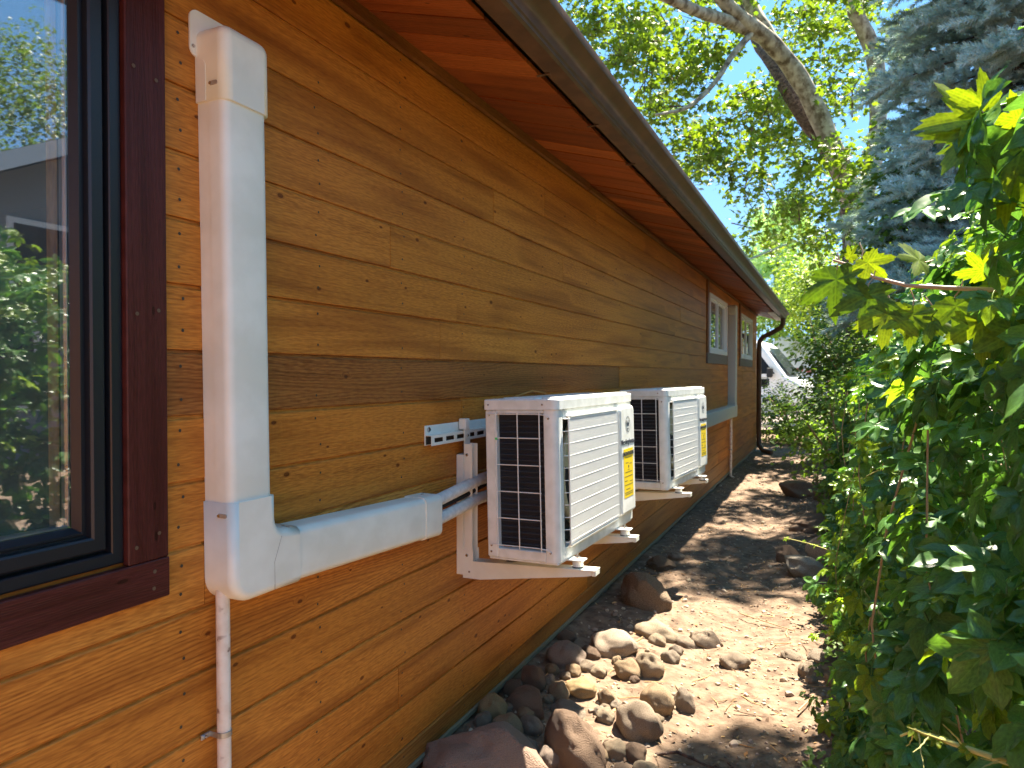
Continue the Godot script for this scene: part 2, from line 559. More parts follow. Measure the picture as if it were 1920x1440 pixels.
func build_ground() -> void:
	var xs := [-60.0, -20.0, -7.0, -0.6, -0.12]
	var x := -0.1
	while x < 2.0:
		xs.append(x); x += 0.02
	xs.append_array([2.05, 2.2, 2.5, 3.0, 4.0, 6.0, 10.0, 25.0, 80.0])
	var zs := [60.0, 20.0, 6.0, 2.0, 0.5, 0.0, -0.4, -0.8]
	var z := -1.0
	while z > -6.5:
		zs.append(z); z -= 0.022
	while z > -15.0:
		zs.append(z); z -= 0.06
	zs.append_array([-15.5, -17.0, -20.0, -25.0, -35.0, -60.0, -160.0])
	var m := MB.new()
	m.grid(xs.size() - 1, zs.size() - 1, func(i: int, j: int) -> Array: return [Vector3(xs[i], bumpy(xs[i], zs[j]), zs[j]), Vector2(xs[i], zs[j])])
	tag(part("ground", m, M.dirt, self), "bare pinkish brown dirt path between the house and the vines", "", "", "structure")
	var d := MB.new()
	d.grid(8, 8, func(i: int, j: int) -> Array: return [Vector3(-14.0 + 4.0 * i, ground_y(-14.0 + 4.0 * i, -17.0 - 3.0 * j) + 0.02, -17.0 - 3.0 * j), Vector2(i, j)])
	tag(part("driveway", d, M.gravel, self), "pale gravel driveway beyond the far corner of the house", "", "", "structure")

# ---------------------------------------------------------------- the house
const WALL_END := -13.1
const ROW0 := 1.212
const ROW := 0.1413

func board(y0: float, y1: float, za: float, zb: float, mat: Material, lane: int, off: float, wall: Node) -> void:
	# one siding board, za nearer the camera; its upper edge has the recessed lip that the next board laps
	var m := MB.new()
	var lip := minf(0.0075, (y1 - y0) * 0.3)
	var prof := [Vector2(-0.018, y0), Vector2(-0.0015, y0), Vector2(0.0, y0 + 0.0015), Vector2(0.0, y1 - lip - 0.004), Vector2(-0.0015, y1 - lip - 0.002), Vector2(-0.0065, y1 - lip), Vector2(-0.0065, y1 - 0.0008), Vector2(-0.018, y1 - 0.0008)]
	var uvf := func(p: Vector3) -> Vector2: return Vector2(-p.z / 2.4 + off, (lane + clampf((p.y - y0) / ROW, 0.02, 0.98)) / 8.0)
	m.extrude(prof, Vector3(0, 0, za - 0.0009), Vector3.RIGHT, Vector3.UP, Vector3(0, 0, zb - za + 0.0018), 20.0, true, uvf)
	var o := part("siding_board", m, mat, wall)
	o.position.x = rng.randf_range(-0.0012, 0.0012)

func ring_frame(m: MB, z0: float, z1: float, y0: float, y1: float, prof: Array) -> void:
	# a mitred frame round an opening: prof rows are (inset from the outside, x); z0 is the far side
	for k in prof.size() - 1:
		var p: Vector2 = prof[k]
		var q: Vector2 = prof[k + 1]
		var a := [Vector3(p.y, y0 + p.x, z1 - p.x), Vector3(p.y, y0 + p.x, z0 + p.x), Vector3(p.y, y1 - p.x, z0 + p.x), Vector3(p.y, y1 - p.x, z1 - p.x)]
		var b := [Vector3(q.y, y0 + q.x, z1 - q.x), Vector3(q.y, y0 + q.x, z0 + q.x), Vector3(q.y, y1 - q.x, z0 + q.x), Vector3(q.y, y1 - q.x, z1 - q.x)]
		for s in 4:
			m.quad(a[s], a[(s + 1) % 4], b[(s + 1) % 4], b[s])

func build_house() -> void:
	var house := thing("wooden_house", "long low timber house with orange brown horizontal siding and deep eaves", "house", Vector3.ZERO)
	# the wall behind the boards, with the opening of the near window
	var m := MB.new()
	var zn := 1.6
	var wz0 := -0.905
	var wz1 := 0.75
	m.box(Vector3(-0.16, 0.0, WALL_END), Vector3(-0.0185, 2.40, wz0))
	m.box(Vector3(-0.16, 0.0, wz0), Vector3(-0.0185, 0.93, wz1))
	m.box(Vector3(-0.16, 2.10, wz0), Vector3(-0.0185, 2.40, wz1))
	m.box(Vector3(-0.16, 0.0, wz1), Vector3(-0.0185, 2.40, zn))
	m.box(Vector3(-7.0, 0.0, WALL_END - 0.0), Vector3(-0.161, 2.40, WALL_END + 0.15))
	m.box(Vector3(-7.0, 0.0, zn - 0.15), Vector3(-0.161, 2.40, zn))
	m.box(Vector3(-7.15, 0.0, WALL_END), Vector3(-7.001, 2.40, zn))
	var wall := part("wall", m, M.backing, house)
	var wins := [[-9.18, -7.83, 1.537, 2.20], [-12.17, -10.66, 1.537, 2.20]]
	var seams := {-3: [-1.105, -4.0, -6.9], -7: [-1.86, -5.4, -8.6], 0: [-4.38, -8.1, -11.0], 6: [-3.1], 5: [-2.55], 4: [-3.35]}
	for k in range(-9, 8):
		var y0 := ROW0 + ROW * k
		var y1 := y0 + ROW
		y0 = maxf(y0, 0.004)
		y1 = minf(y1, 2.352)
		var cuts: Array = seams.get(k, [])
		if cuts.size() == 0:
			var z := -1.0 - rng.randf_range(0.6, 3.0)
			while z > WALL_END + 0.5:
				cuts.append(z)
				z -= rng.randf_range(2.4, 4.3)
		else:
			cuts = cuts.duplicate()
			var z: float = cuts[-1] - rng.randf_range(2.4, 4.0)
			while z > WALL_END + 0.5:
				cuts.append(z)
				z -= rng.randf_range(2.4, 4.3)
		var free := [[zn, WALL_END]]
		if k >= -2 and k <= 5:
			free = [[zn, wz1], [-0.93, WALL_END]]
		for q in wins:
			if y1 > q[2] + 0.06 and y0 < q[3]:
				var last: Array = free.pop_back()
				free.append([last[0], q[1] - 0.02])
				free.append([q[0] + 0.02, last[1]])
		for span in free:
			var a: float = span[0]
			var ends := []
			for c in cuts:
				if c < span[0] - 0.1 and c > span[1] + 0.1:
					ends.append(c)
			ends.append(span[1])
			for e in ends:
				var mat: Material = M.siding[rng.randi() % 5]
				if k == 0 and a < -0.5 and a > -4.0:
					mat = M.dark_siding
				if k <= -9 or (k == -8 and a < -2.0):
					mat = M.dusty_siding
				board(y0, y1, a, e, mat, 4 if mat == M.dark_siding else rng.randi() % 8, rng.randf(), wall)
				a = e
	# unseen wing behind the camera, placed to bounce warm light and block sky
	for k in range(-9, 8):
		var ya: float = maxf(ROW0 + ROW * k, 0.004)
		var yb: float = minf(ROW0 + ROW * k + ROW, 2.36)
		m = MB.new()
		m.box(Vector3(0.0, ya + 0.001, 4.60), Vector3(5.2, yb - 0.001, 4.62), 0.002)
		for i in m.v.size():
			m.uv[i] = Vector2(m.v[i].x / 2.4 + 0.37 * k, (posmod(k, 8) + clampf((m.v[i].y - ya) / ROW, 0.02, 0.98)) / 8.0)
		part("siding_board", m, M.siding[posmod(k, 5)], wall)
	m = MB.new()
	m.box(Vector3(-0.15, 0.0, 4.6201), Vector3(5.2, 2.5, 4.8))
	m.box(Vector3(-7.0, 0.0, 1.6001), Vector3(-0.0185, 2.4, 4.62))
	part("unseen_wing_wall", m, M.backing, house)  # out of view; with its boards it warms the camera-facing sides
	var nails := MB.new()
	var zz := -0.3
	while zz > WALL_END:
		for k in range(-9, 8):
			for d in [0.034, 0.104]:
				var y: float = ROW0 + ROW * k + d + rng.randf_range(-0.008, 0.008)
				var z := zz + rng.randf_range(-0.012, 0.012)
				if y < 0.03 or (z > -1.26 and z < -0.93) or (z > -1.0 and y > 0.83) or rng.randf() < 0.06:
					continue
				var inside := false
				for q in wins:
					inside = inside or (z > q[0] - 0.08 and z < q[1] + 0.08 and y > q[2] - 0.1)
				if not inside:
					nails.disc(Vector3(0.0017, y, z), Vector3.RIGHT, 0.0036, 7)
		zz -= 0.405 if fmod(absf(zz), 3.0) > 0.4 else 0.37
	# a close row of nails between the window and the pipe cover
	for k in range(-9, 7):
		for d in [0.04, 0.105]:
			nails.disc(Vector3(0.0017, maxf(0.03, ROW0 + ROW * k + d + rng.randf_range(-0.006, 0.006)), -1.045 + rng.randf_range(-0.008, 0.008)), Vector3.RIGHT, 0.0038, 7)
	part("nail", nails, M.nail, wall, true)
	m = MB.new()
	m.box(Vector3(-0.016, -0.014, WALL_END + 0.002), Vector3(0.010, 0.0025, zn), 0.001)
	part("base_flashing", m, M.flashing, house)
	m = MB.new()
	m.box(Vector3(-0.17, -0.5, WALL_END + 0.03), Vector3(-0.018, -0.0145, zn))
	part("foundation", m, plain(Color(0.24, 0.22, 0.19), 0.9), house)
	# frieze, soffit, fascia, roof
	for q in [[zn, -3.72, 0.0], [-3.735, WALL_END, -0.012]]:
		m = MB.new()
		var lane := 2 + int(q[0])
		m.extrude([Vector2(0.0015, 2.335), Vector2(0.02, 2.336), Vector2(0.02, 2.372 + q[2]), Vector2(0.0015, 2.376)], Vector3(0, 0, q[0]), Vector3.RIGHT, Vector3.UP, Vector3(0, 0, q[1] - q[0]), 20.0, true, func(p: Vector3) -> Vector2: return Vector2(p.z / 2.4, (posmod(lane, 8) + clampf((p.y - 2.33) / 0.16 + p.x, 0.02, 0.98)) / 8.0))
		part("frieze_board", m, M.frieze, house)
	var ridge := Vector3(-3.6, 2.365 + 3.62 * 0.27 + 0.1, 0)
	m = MB.new()
	m.extrude([Vector2(0.4225, 2.315), Vector2(0.43, 2.40), Vector2(-3.6, 3.50), Vector2(-7.7, 2.40), Vector2(-7.7, 2.30), Vector2(-3.6, 3.40)], Vector3(0, 0, zn + 0.4), Vector3.RIGHT, Vector3.UP, Vector3(0, 0, WALL_END - 0.3 - zn - 0.4), 10.0)
	var roof := part("roof", m, M.shingle, house)
	var z := zn + 0.3
	var n := 0
	while z > WALL_END - 0.25:
		var wdt := 0.138
		var gap := 0.004
		if z < -3.60 and z > -3.74:
			gap = 0.016
		var lane := rng.randi() % 8
		var off := rng.randf()
		m = MB.new()
		var za := z
		m.extrude([Vector2(0.0005, 2.3765), Vector2(0.402, 2.262), Vector2(0.402, 2.276), Vector2(0.0005, 2.390)], Vector3(0, 0, z), Vector3.RIGHT, Vector3.UP, Vector3(0, 0, -wdt + gap), 20.0, true, func(p: Vector3) -> Vector2: return Vector2(p.x / 2.4 + off, (lane + clampf((za - p.z) / 0.145, 0.02, 0.98)) / 8.0))
		var o := part("soffit_board", m, M.soffit[rng.randi() % 4], roof)
		o.position.y = rng.randf_range(-0.003, 0.002)
		z -= wdt
		n += 1
	m = MB.new()
	m.box(Vector3(0.404, 2.305, WALL_END - 0.28), Vector3(0.421, 2.40, zn + 0.35), 0.001)
	part("fascia_board", m, M.frieze, roof)
	# gutter, a thin folded sheet
	m = MB.new()
	var outer := [Vector2(0.424, 2.365), Vector2(0.424, 2.263), Vector2(0.430, 2.258), Vector2(0.488, 2.258), Vector2(0.494, 2.263), Vector2(0.495, 2.276), Vector2(0.500, 2.280), Vector2(0.502, 2.292), Vector2(0.508, 2.306), Vector2(0.522, 2.318), Vector2(0.540, 2.326), Vector2(0.549, 2.333), Vector2(0.551, 2.345), Vector2(0.551, 2.360), Vector2(0.546, 2.364), Vector2(0.538, 2.362)]
	var inner := []
	for i in outer.size():
		inner.append(outer[i] + Vector2(-0.002 if i > 4 else 0.002, 0.002))
	inner.reverse()
	var endz := -12.95
	m.extrude(outer + inner, Vector3(0, 0, zn), Vector3.RIGHT, Vector3.UP, Vector3(0, 0, endz - zn), 30.0)
	m.extrude(outer, Vector3(0, 0, endz), Vector3.RIGHT, Vector3.UP, Vector3(0, 0, -0.003), 30.0)
	var gutter := part("gutter", m, M.brown_metal, house)
	for hz in [-0.6, -1.35, -2.06, -2.56, -3.1, -3.75, -4.9, -6.3, -8.0]:
		m = MB.new()
		m.box(Vector3(0.398, 2.2535, hz - 0.006), Vector3(0.445, 2.2565, hz + 0.006), 0.001)
		part("gutter_hanger", m, M.brown_metal, gutter)
	m = MB.new()
	m.box(Vector3(0.33, 2.243, -13.0), Vector3(0.424, 2.2555, -11.3), 0.002)
	part("sunlit_fascia_strip", m, M.vinyl, gutter)  # white strip standing for sunlight on the end of the fascia
	# downspout
	m = MB.new()
	m.tube([Vector3(0.46, 2.262, -12.75), Vector3(0.46, 2.17, -12.75), Vector3(0.42, 2.10, -12.76), Vector3(0.28, 2.02, -12.78), Vector3(0.13, 1.95, -12.8), Vector3(0.075, 1.87, -12.8), Vector3(0.07, 1.70, -12.8), Vector3(0.07, 0.20, -12.8), Vector3(0.08, 0.06, -12.78), Vector3(0.15, -0.02, -12.7), Vector3(0.3, -0.04, -12.62)], 0.042, 10)
	part("downspout", m, M.brown_metal, house)
	build_big_window(house, wz0, wz1)
	for q in wins:
		build_small_window(house, q)

func build_big_window(house: Node, z0: float, z1: float) -> void:
	var y0 := 0.934
	var y1 := 2.10
	var m := MB.new()
	ring_frame(m, z0, z1, y0, y1, [Vector2(-0.004, -0.05), Vector2(-0.004, 0.004), Vector2(-0.001, 0.0065), Vector2(0.019, 0.0065), Vector2(0.021, 0.004), Vector2(0.021, -0.018), Vector2(0.029, -0.018), Vector2(0.029, 0.0), Vector2(0.032, 0.0025), Vector2(0.053, 0.0025), Vector2(0.057, -0.001), Vector2(0.058, -0.016), Vector2(0.062, -0.016), Vector2(0.064, -0.012), Vector2(0.068, -0.012), Vector2(0.0775, -0.027), Vector2(0.0785, -0.06), Vector2(0.05, -0.06)])
	var win := part("window", m, M.black, house)
	win.set_meta("label", "large black framed window reflecting sky, trees and a neighbouring roof")
	for d in [-0.030, -0.052]:
		m = MB.new()
		m.box(Vector3(d - 0.002, y0 + 0.072, z0 + 0.072), Vector3(d + 0.002, y1 - 0.072, z1 - 0.072))
		part("pane", m, M.low_e if d > -0.04 else M.glass, win)
	m = MB.new()
	ring_frame(m, z0, z1, y0, y1, [Vector2(0.0755, -0.046), Vector2(0.0785, -0.031), Vector2(0.081, -0.031), Vector2(0.084, -0.036), Vector2(0.084, -0.046)])
	part("glazing_spacer", m, M.zinc, win)
	# boards round it, dark red stain
	var boards := [[Vector3(0.0, 0.9235, -1.0), Vector3(0.019, 2.334, -0.9095), 0], [Vector3(0.0, 0.842, -1.001), Vector3(0.021, 0.9225, 0.9), 1], [Vector3(0.0, 0.9235, 0.755), Vector3(0.019, 2.334, 0.85), 0], [Vector3(0.0, 2.105, -0.908), Vector3(0.0185, 2.2, 0.753), 1]]
	var lane := 1
	for b in boards:
		m = MB.new()
		m.box(b[0], b[1], 0.0022)
		for i in m.v.size():
			var p: Vector3 = m.v[i]
			var l: float = p.y if b[2] == 0 else p.z
			var c: float = (p.z - b[0].z) / (b[1].z - b[0].z) if b[2] == 0 else (p.y - b[0].y) / (b[1].y - b[0].y)
			m.uv[i] = Vector2(l / 2.4 + 0.31 * lane, (lane + clampf(c, 0.02, 0.98)) / 8.0)
		part("trim_board", m, M.trim, win)
		lane += 2
	m = MB.new()
	for q in [Vector2(1.905, -0.926), Vector2(1.895, -0.976), Vector2(0.957, -0.925), Vector2(0.976, -0.976), Vector2(1.42, -0.93), Vector2(1.43, -0.978), Vector2(0.9, -0.965), Vector2(0.866, -0.963)]:
		m.disc(Vector3(0.0215, q.x, q.y), Vector3.RIGHT, 0.0042, 8)
	part("trim_nail", m, plain(Color(0.13, 0.085, 0.05), 0.6, 0.2), win, true)
	# the inner jamb and the room
	m = MB.new()
	m.box(Vector3(-0.103, y0 - 0.02, z0 + 0.05), Vector3(-0.062, y1, z0 + 0.0735), 0.002)
	m.box(Vector3(-0.22, y0 - 0.04, z0 + 0.075), Vector3(-0.062, y0 - 0.0, z1), 0.002)
	for i in m.v.size():
		m.uv[i] = Vector2(m.v[i].y / 2.4, (3.5 + m.v[i].x * 3.0) / 8.0)
	part("inner_jamb", m, M.jamb, win)
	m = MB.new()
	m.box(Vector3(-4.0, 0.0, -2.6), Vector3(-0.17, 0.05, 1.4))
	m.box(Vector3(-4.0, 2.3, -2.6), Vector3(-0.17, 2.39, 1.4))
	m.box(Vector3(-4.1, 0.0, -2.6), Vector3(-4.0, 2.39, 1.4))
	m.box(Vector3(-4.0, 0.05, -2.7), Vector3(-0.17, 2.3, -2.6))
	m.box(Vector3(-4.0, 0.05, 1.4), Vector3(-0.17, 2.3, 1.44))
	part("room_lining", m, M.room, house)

func build_small_window(house: Node, q: Array) -> void:
	var m := MB.new()
	ring_frame(m, q[0], q[1], q[2], q[3], [Vector2(0.0, -0.01), Vector2(0.0, 0.028), Vector2(0.045, 0.028), Vector2(0.048, 0.006), Vector2(0.07, 0.006), Vector2(0.075, -0.012)])
	var mid: float = (q[0] + q[1]) * 0.5
	m.box(Vector3(-0.012, q[2] + 0.03, mid - 0.03), Vector3(0.012, q[3] - 0.03, mid + 0.03), 0.003)
	var win := part("window", m, M.vinyl, house)
	win.set_meta("label", "small white framed sliding window under the eaves")
	for s in [[q[0] + 0.05, mid - 0.029], [mid + 0.029, q[1] - 0.05]]:
		m = MB.new()
		m.box(Vector3(-0.006, q[2] + 0.05, s[0]), Vector3(-0.003, q[3] - 0.05, s[1]))
		part("pane", m, M.glass, win)
	m = MB.new()
	m.box(Vector3(-0.018, q[2] + 0.02, q[0] + 0.02), Vector3(-0.014, q[3] - 0.02, q[1] - 0.02))
	part("dark_room_sheet", m, plain(Color(0.02, 0.02, 0.02), 0.9), win)  # dark sheet standing for the unlit room behind the panes
	m = MB.new()
	m.box(Vector3(0.0, q[2] - 0.115, q[0] - 0.09), Vector3(0.02, q[2] - 0.002, q[1] + 0.1), 0.002)
	part("apron_board", m, plain(Color(0.155, 0.115, 0.075), 0.6), win)
	m = MB.new()
	m.box(Vector3(0.0, q[2], q[1] + 0.002), Vector3(0.018, 2.3345, q[1] + 0.1), 0.002)
	part("side_trim", m, M.frieze, win)

# ---------------------------------------------------------------- pipe covers
func rounded(a0: float, a1: float, b0: float, b1: float, r: Array, steps := 5) -> Array:  # outline of a rectangle; corner radii from (a0, b0) round counter-clockwise
	var o := []
	var cs := [Vector2(a0, b0), Vector2(a1, b0), Vector2(a1, b1), Vector2(a0, b1)]
	for k in 4:
		var rr: float = r[k]
		var c: Vector2 = cs[k] + Vector2(rr if k == 0 or k == 3 else -rr, rr if k < 2 else -rr)
		if rr < 0.0005:
			o.append(cs[k])
			continue
		for s in steps + 1:
			var a := PI + PI / 2 * k + PI / 2 * s / steps
			o.append(c + Vector2(cos(a), sin(a)) * rr)
	return o

func slot(called: String, at: Vector3, along: Vector3, out: Vector3, size: Vector2, parent: Node) -> void:  # a moulded screw slot: dark recess and bright screw
	var m := MB.new()
	var up := out.cross(along).normalized()
	m.extrude(rounded(0.0, size.x, -size.y / 2, size.y / 2, [0.002, size.y * 0.45, size.y * 0.45, 0.002]), at - out * 0.003, along, up, out * 0.0042, 60.0)
	var s := part("screw_slot", m, plain(Color(0.34, 0.28, 0.21), 0.5), parent)
	m = MB.new()
	m.tube([at + along * 0.002 - out * 0.001, at + along * 0.002 + out * 0.003], size.y * 0.42, 8)
	part("screw", m, M.chrome, s)

func build_cover() -> void:
	# Thing's base at the foot of the elbow; local z is kept as the world's z
	var base := Vector3(0.0, 0.79, -1.17)
	var c := thing("line_set_cover", "cream L shaped plastic pipe cover between the big window and the nearer condenser", "pipe cover", base)
	var up_z := -1.170  # the axis of the upright at y = 1
	var lean := 0.0145   # it leans towards the window as it rises
	var shift := func(p: Vector3) -> Vector3: return Vector3(p.x, p.y, p.z + (p.y - 1.0) * lean) - base
	var bend := func(m: MB) -> MB:
		for i in m.v.size():
			m.v[i] = shift.call(m.v[i])
		return m
	# upright duct: back channel and snap-on lid with the seam between them
	var m := MB.new()
	m.extrude(rounded(0.0, 0.034, up_z - 0.0615, up_z + 0.0615, [0, 0, 0, 0]), Vector3(0, 0.985, 0), Vector3.RIGHT, Vector3.BACK, Vector3(0, 0.945, 0), 30.0)
	part("duct_channel", bend.call(m), M.cover, c)
	m = MB.new()
	m.extrude(rounded(0.0345, 0.081, up_z - 0.063, up_z + 0.063, [0.0, 0.020, 0.020, 0.0]), Vector3(0, 0.985, 0), Vector3.RIGHT, Vector3.BACK, Vector3(0, 0.945, 0), 40.0)
	part("duct_lid", bend.call(m), M.cover, c)
	# inlet cap at the top, with its flange on the wall
	m = MB.new()
	m.pillow(rounded(up_z - 0.070, up_z + 0.067, 1.893, 2.056, [0.0, 0.0, 0.026, 0.026]), Vector3.ZERO, Vector3.BACK, Vector3.UP, Vector3.RIGHT, 0.087, 0.0235, 6, 1e9, 1.893)
	var cap := part("inlet_cap", bend.call(m), M.cover, c)
	m = MB.new()
	m.extrude(rounded(up_z - 0.085, up_z + 0.083, 1.992, 2.094, [0.012, 0.018, 0.022, 0.022]), Vector3(0.0005, 0, 0), Vector3.BACK, Vector3.UP, Vector3(0.004, 0, 0), 60.0)
	part("wall_flange", bend.call(m), M.cover, cap)
	m = MB.new()  # raised snap panel on the cap's side
	m.extrude(rounded(0.003, 0.031, 1.8935, 1.985, [0.0, 0.0, 0.016, 0.0]), Vector3(0, 0, up_z + 0.0665), Vector3.RIGHT, Vector3.UP, Vector3(0, 0, 0.0018), 60.0)
	part("snap_panel", bend.call(m), M.cover, cap)
	screw("screw", shift.call(Vector3(0.006, 2.012, up_z + 0.076)), Vector3.RIGHT, 0.004, cap)
	slot("screw_slot", shift.call(Vector3(0.044, 1.928, up_z + 0.0672)), Vector3.RIGHT, Vector3.BACK, Vector2(0.022, 0.009), cap)
	# elbow: an L shaped moulding
	m = MB.new()
	var o := []
	var zr := up_z + 0.066   # towards the camera
	var zl := up_z - 0.070
	o.append(Vector2(zr, 1.018))
	o.append(Vector2(zl, 1.018))
	o.append(Vector2(zl, 0.965))
	for k in 5:
		var a := PI / 2 * k / 4
		o.append(Vector2(zl - 0.030 + 0.030 * cos(a) - 0.0, 0.962 - 0.030 * sin(a)))
	o.append(Vector2(zl - 0.075, 0.9285))
	o.append(Vector2(zl - 0.075, 0.788))
	o.append(Vector2(zl, 0.790))
	for k in 8:
		var a := PI / 2 * k / 7
		o.append(Vector2(zr - 0.058 + 0.058 * sin(a), 0.790 + 0.058 - 0.058 * cos(a)))
	m.pillow(o, Vector3.ZERO, Vector3.BACK, Vector3.UP, Vector3.RIGHT, 0.0855, 0.020, 6, zl - 0.075, 1.018)
	var elbow := part("elbow", bend.call(m), M.cover, c)
	slot("screw_slot", shift.call(Vector3(0.046, 0.990, zr + 0.0004)), Vector3.RIGHT, Vector3.BACK, Vector2(0.024, 0.009), elbow)
	slot("screw_slot", shift.call(Vector3(0.052, 0.9295, zl - 0.050)), Vector3.RIGHT, Vector3.UP, Vector2(0.022, 0.009), elbow)
	m = MB.new()   # the joint of the two halves of the elbow
	for s in [[Vector2(zl - 0.012, 0.918), Vector2(zl + 0.012, 0.862)], [Vector2(zl + 0.012, 0.862), Vector2(zl + 0.012, 0.797)]]:
		m.tube([shift.call(Vector3(0.0853, s[0].y, s[0].x)), shift.call(Vector3(0.0853, s[1].y, s[1].x))], 0.0009, 5)
	part("joint_line", m, plain(Color(0.42, 0.38, 0.32), 0.5), elbow)
	# duct along the wall, falling a little
	var za := -1.30
	var zb := -1.995
	var fall := -0.030
	var ax := Vector3(0, fall, zb - za)
	m = MB.new()
	m.extrude(rounded(0.0, 0.034, 0.0, 0.131, [0, 0, 0, 0]), Vector3(0, 0.7935, za) - base, Vector3.RIGHT, Vector3.UP, ax, 30.0)
	part("duct_channel", m, M.cover, c)
	m = MB.new()
	m.extrude(rounded(0.0345, 0.081, -0.001, 0.1325, [0.0, 0.020, 0.020, 0.0]), Vector3(0, 0.7935, za) - base, Vector3.RIGHT, Vector3.UP, ax * 0.9, 40.0)
	part("duct_lid", m, M.cover, c)
	m = MB.new()   # end sleeve
	m.extrude(rounded(0.0, 0.0845, -0.004, 0.1355, [0.0, 0.022, 0.022, 0.0]), Vector3(0, 0.7935 + fall * 0.86, za + (zb - za) * 0.86) - base, Vector3.RIGHT, Vector3.UP, ax * 0.14, 40.0)
	var sleeve := part("end_sleeve", m, M.cover, c)
	m = MB.new()
	m.box(Vector3(0.02, 0.8985, -1.975) - base, Vector3(0.026, 0.9005, -1.93) - base)
	part("slit", m, M.cavity, sleeve)

	# drain pipe under the elbow and its clamp
	var d := thing("drain_pipe", "thin scuffed white drain pipe running down the siding under the cream pipe cover", "pipe", Vector3(0.03, -0.04, -1.13))
	m = MB.new()
	m.tube([Vector3(0, 0.90, 0.002), Vector3(0, 0.55, 0), Vector3(0.001, 0.25, 0.0), Vector3(0, 0.0, -0.001)], 0.0150, 16)
	part("pipe", m, M.pvc, d)
	var cl := thing("pipe_clamp", "grey metal strap clamp holding the drain pipe to the siding", "clamp", Vector3(0.03, 0.495, -1.13))
	m = MB.new()
	var band := []
	for k in 13:
		var a := -PI / 2 + PI * k / 12
		band.append(Vector3(0.017 * cos(a), 0, -0.017 * sin(a)))
	for k in 12:
		var p0: Vector3 = band[k]
		var p1: Vector3 = band[k + 1]
		var u := Vector3(0, 0.006, 0)
		m.quad(p0 - u, p1 - u, p1 + u, p0 + u)
		m.quad(p0 * 0.9 + u, p1 * 0.9 + u, p1 * 0.9 - u, p0 * 0.9 - u)
		m.quad(p0 + u, p1 + u, p1 * 0.9 + u, p0 * 0.9 + u)
		m.quad(p0 * 0.9 - u, p1 * 0.9 - u, p1 - u, p0 - u)
	for s in [-1.0, 1.0]:
		m.box(Vector3(-0.029, -0.006, 0.016 if s > 0 else -0.030), Vector3(-0.024, 0.006, 0.040 if s > 0 else -0.016), 0.001)
		m.box(Vector3(-0.029, -0.006, 0.0155 if s > 0 else -0.0172), Vector3(0.001, 0.006, 0.0172 if s > 0 else -0.0155), 0.0005)
	part("strap", m, M.zinc, cl)
	screw("screw", Vector3(-0.022, 0, 0.031), Vector3.RIGHT, 0.004, cl)
	screw("screw", Vector3(-0.022, 0, -0.024), Vector3.RIGHT, 0.004, cl)

	# insulated pipes and the cable that leave the cover's end
	for q in [[0.870, 0.905, 0.050, "upper white foam wrapped refrigerant pipe between pipe cover and nearer condenser"], [0.805, 0.835, 0.046, "lower white foam wrapped refrigerant pipe, bending up towards the nearer condenser"]]:
		var p := thing("refrigerant_pipe", q[3], "pipe", Vector3(0.05, q[0], -1.98), "white foam wrapped pipes of the nearer condenser")
		m = MB.new()
		m.tube([Vector3(0, 0, 0.03), Vector3(0, 0.004, -0.06), Vector3(0.004, (q[1] - q[0]) * 0.5, -0.18), Vector3(0.012, q[1] - q[0], -0.32), Vector3(0.014, (q[1] - q[0]) * 1.1, -0.6), Vector3(0.03, 0.0, -0.9), Vector3(0.09, -0.04, -1.05)], 0.0215, 14)
		part("foam_sleeve", m, M.foam, p)
	var cb := thing("cable", "black cable between the two foam wrapped pipes", "cable", Vector3(0.045, 0.845, -1.98))
	m = MB.new()
	m.tube([Vector3(0, 0, 0.03), Vector3(0, 0.003, -0.1), Vector3(0.004, 0.012, -0.22), Vector3(0.01, 0.035, -0.4), Vector3(0.02, 0.04, -0.8)], 0.009, 8)
	part("sheath", m, M.rubber, cb)

	# the second cover, far along the wall
	var fc := thing("line_set_cover", "greyish white pipe cover beyond the farther condenser, rising past the small windows", "pipe cover", Vector3(0, 0.74, -9.5))
	m = MB.new()
	m.extrude(rounded(0.0, 0.10, -0.07, 0.07, [0, 0.015, 0.015, 0]), Vector3(0, 0.15, 0), Vector3.RIGHT, Vector3.BACK, Vector3(0, 1.20, 0), 40.0)
	part("duct_lid", m, M.grey_cover, fc)
	m = MB.new()
	m.pillow(rounded(-0.075, 0.075, 1.34, 1.47, [0.0, 0.0, 0.03, 0.03]), Vector3.ZERO, Vector3.BACK, Vector3.UP, Vector3.RIGHT, 0.105, 0.02, 5, 1e9, 1.34)
	part("inlet_cap", m, M.grey_cover, fc)
	m = MB.new()
	m.pillow(rounded(-0.078, 0.12, 0.0, 0.165, [0.04, 0.02, 0.02, 0.02]), Vector3.ZERO, Vector3.BACK, Vector3.UP, Vector3.RIGHT, 0.106, 0.015)
	part("elbow", m, M.grey_cover, fc)
	m = MB.new()
	m.extrude(rounded(0.0, 0.10, 0.005, 0.155, [0, 0.015, 0.015, 0]), Vector3(0, 0, 0.11), Vector3.RIGHT, Vector3.UP, Vector3(0, 0.01, 4.2), 40.0)
	part("duct_lid", m, M.grey_cover, fc)
	var fd := thing("drain_pipe", "thin white drain pipe under the far pipe cover, ending at the dirt", "pipe", Vector3(0.03, -0.1, -9.52))
	m = MB.new()
	m.tube([Vector3(0, 0.86, 0), Vector3(0.002, 0.45, 0), Vector3(0, 0.06, 0), Vector3(0.05, 0.025, -0.02)], 0.017, 10)
	part("pipe", m, M.pvc, fd)
	m = MB.new()
	m.box(Vector3(-0.03, 0.40, -0.024), Vector3(0.02, 0.415, 0.024), 0.003)
	part("clamp", m, M.zinc, fd)

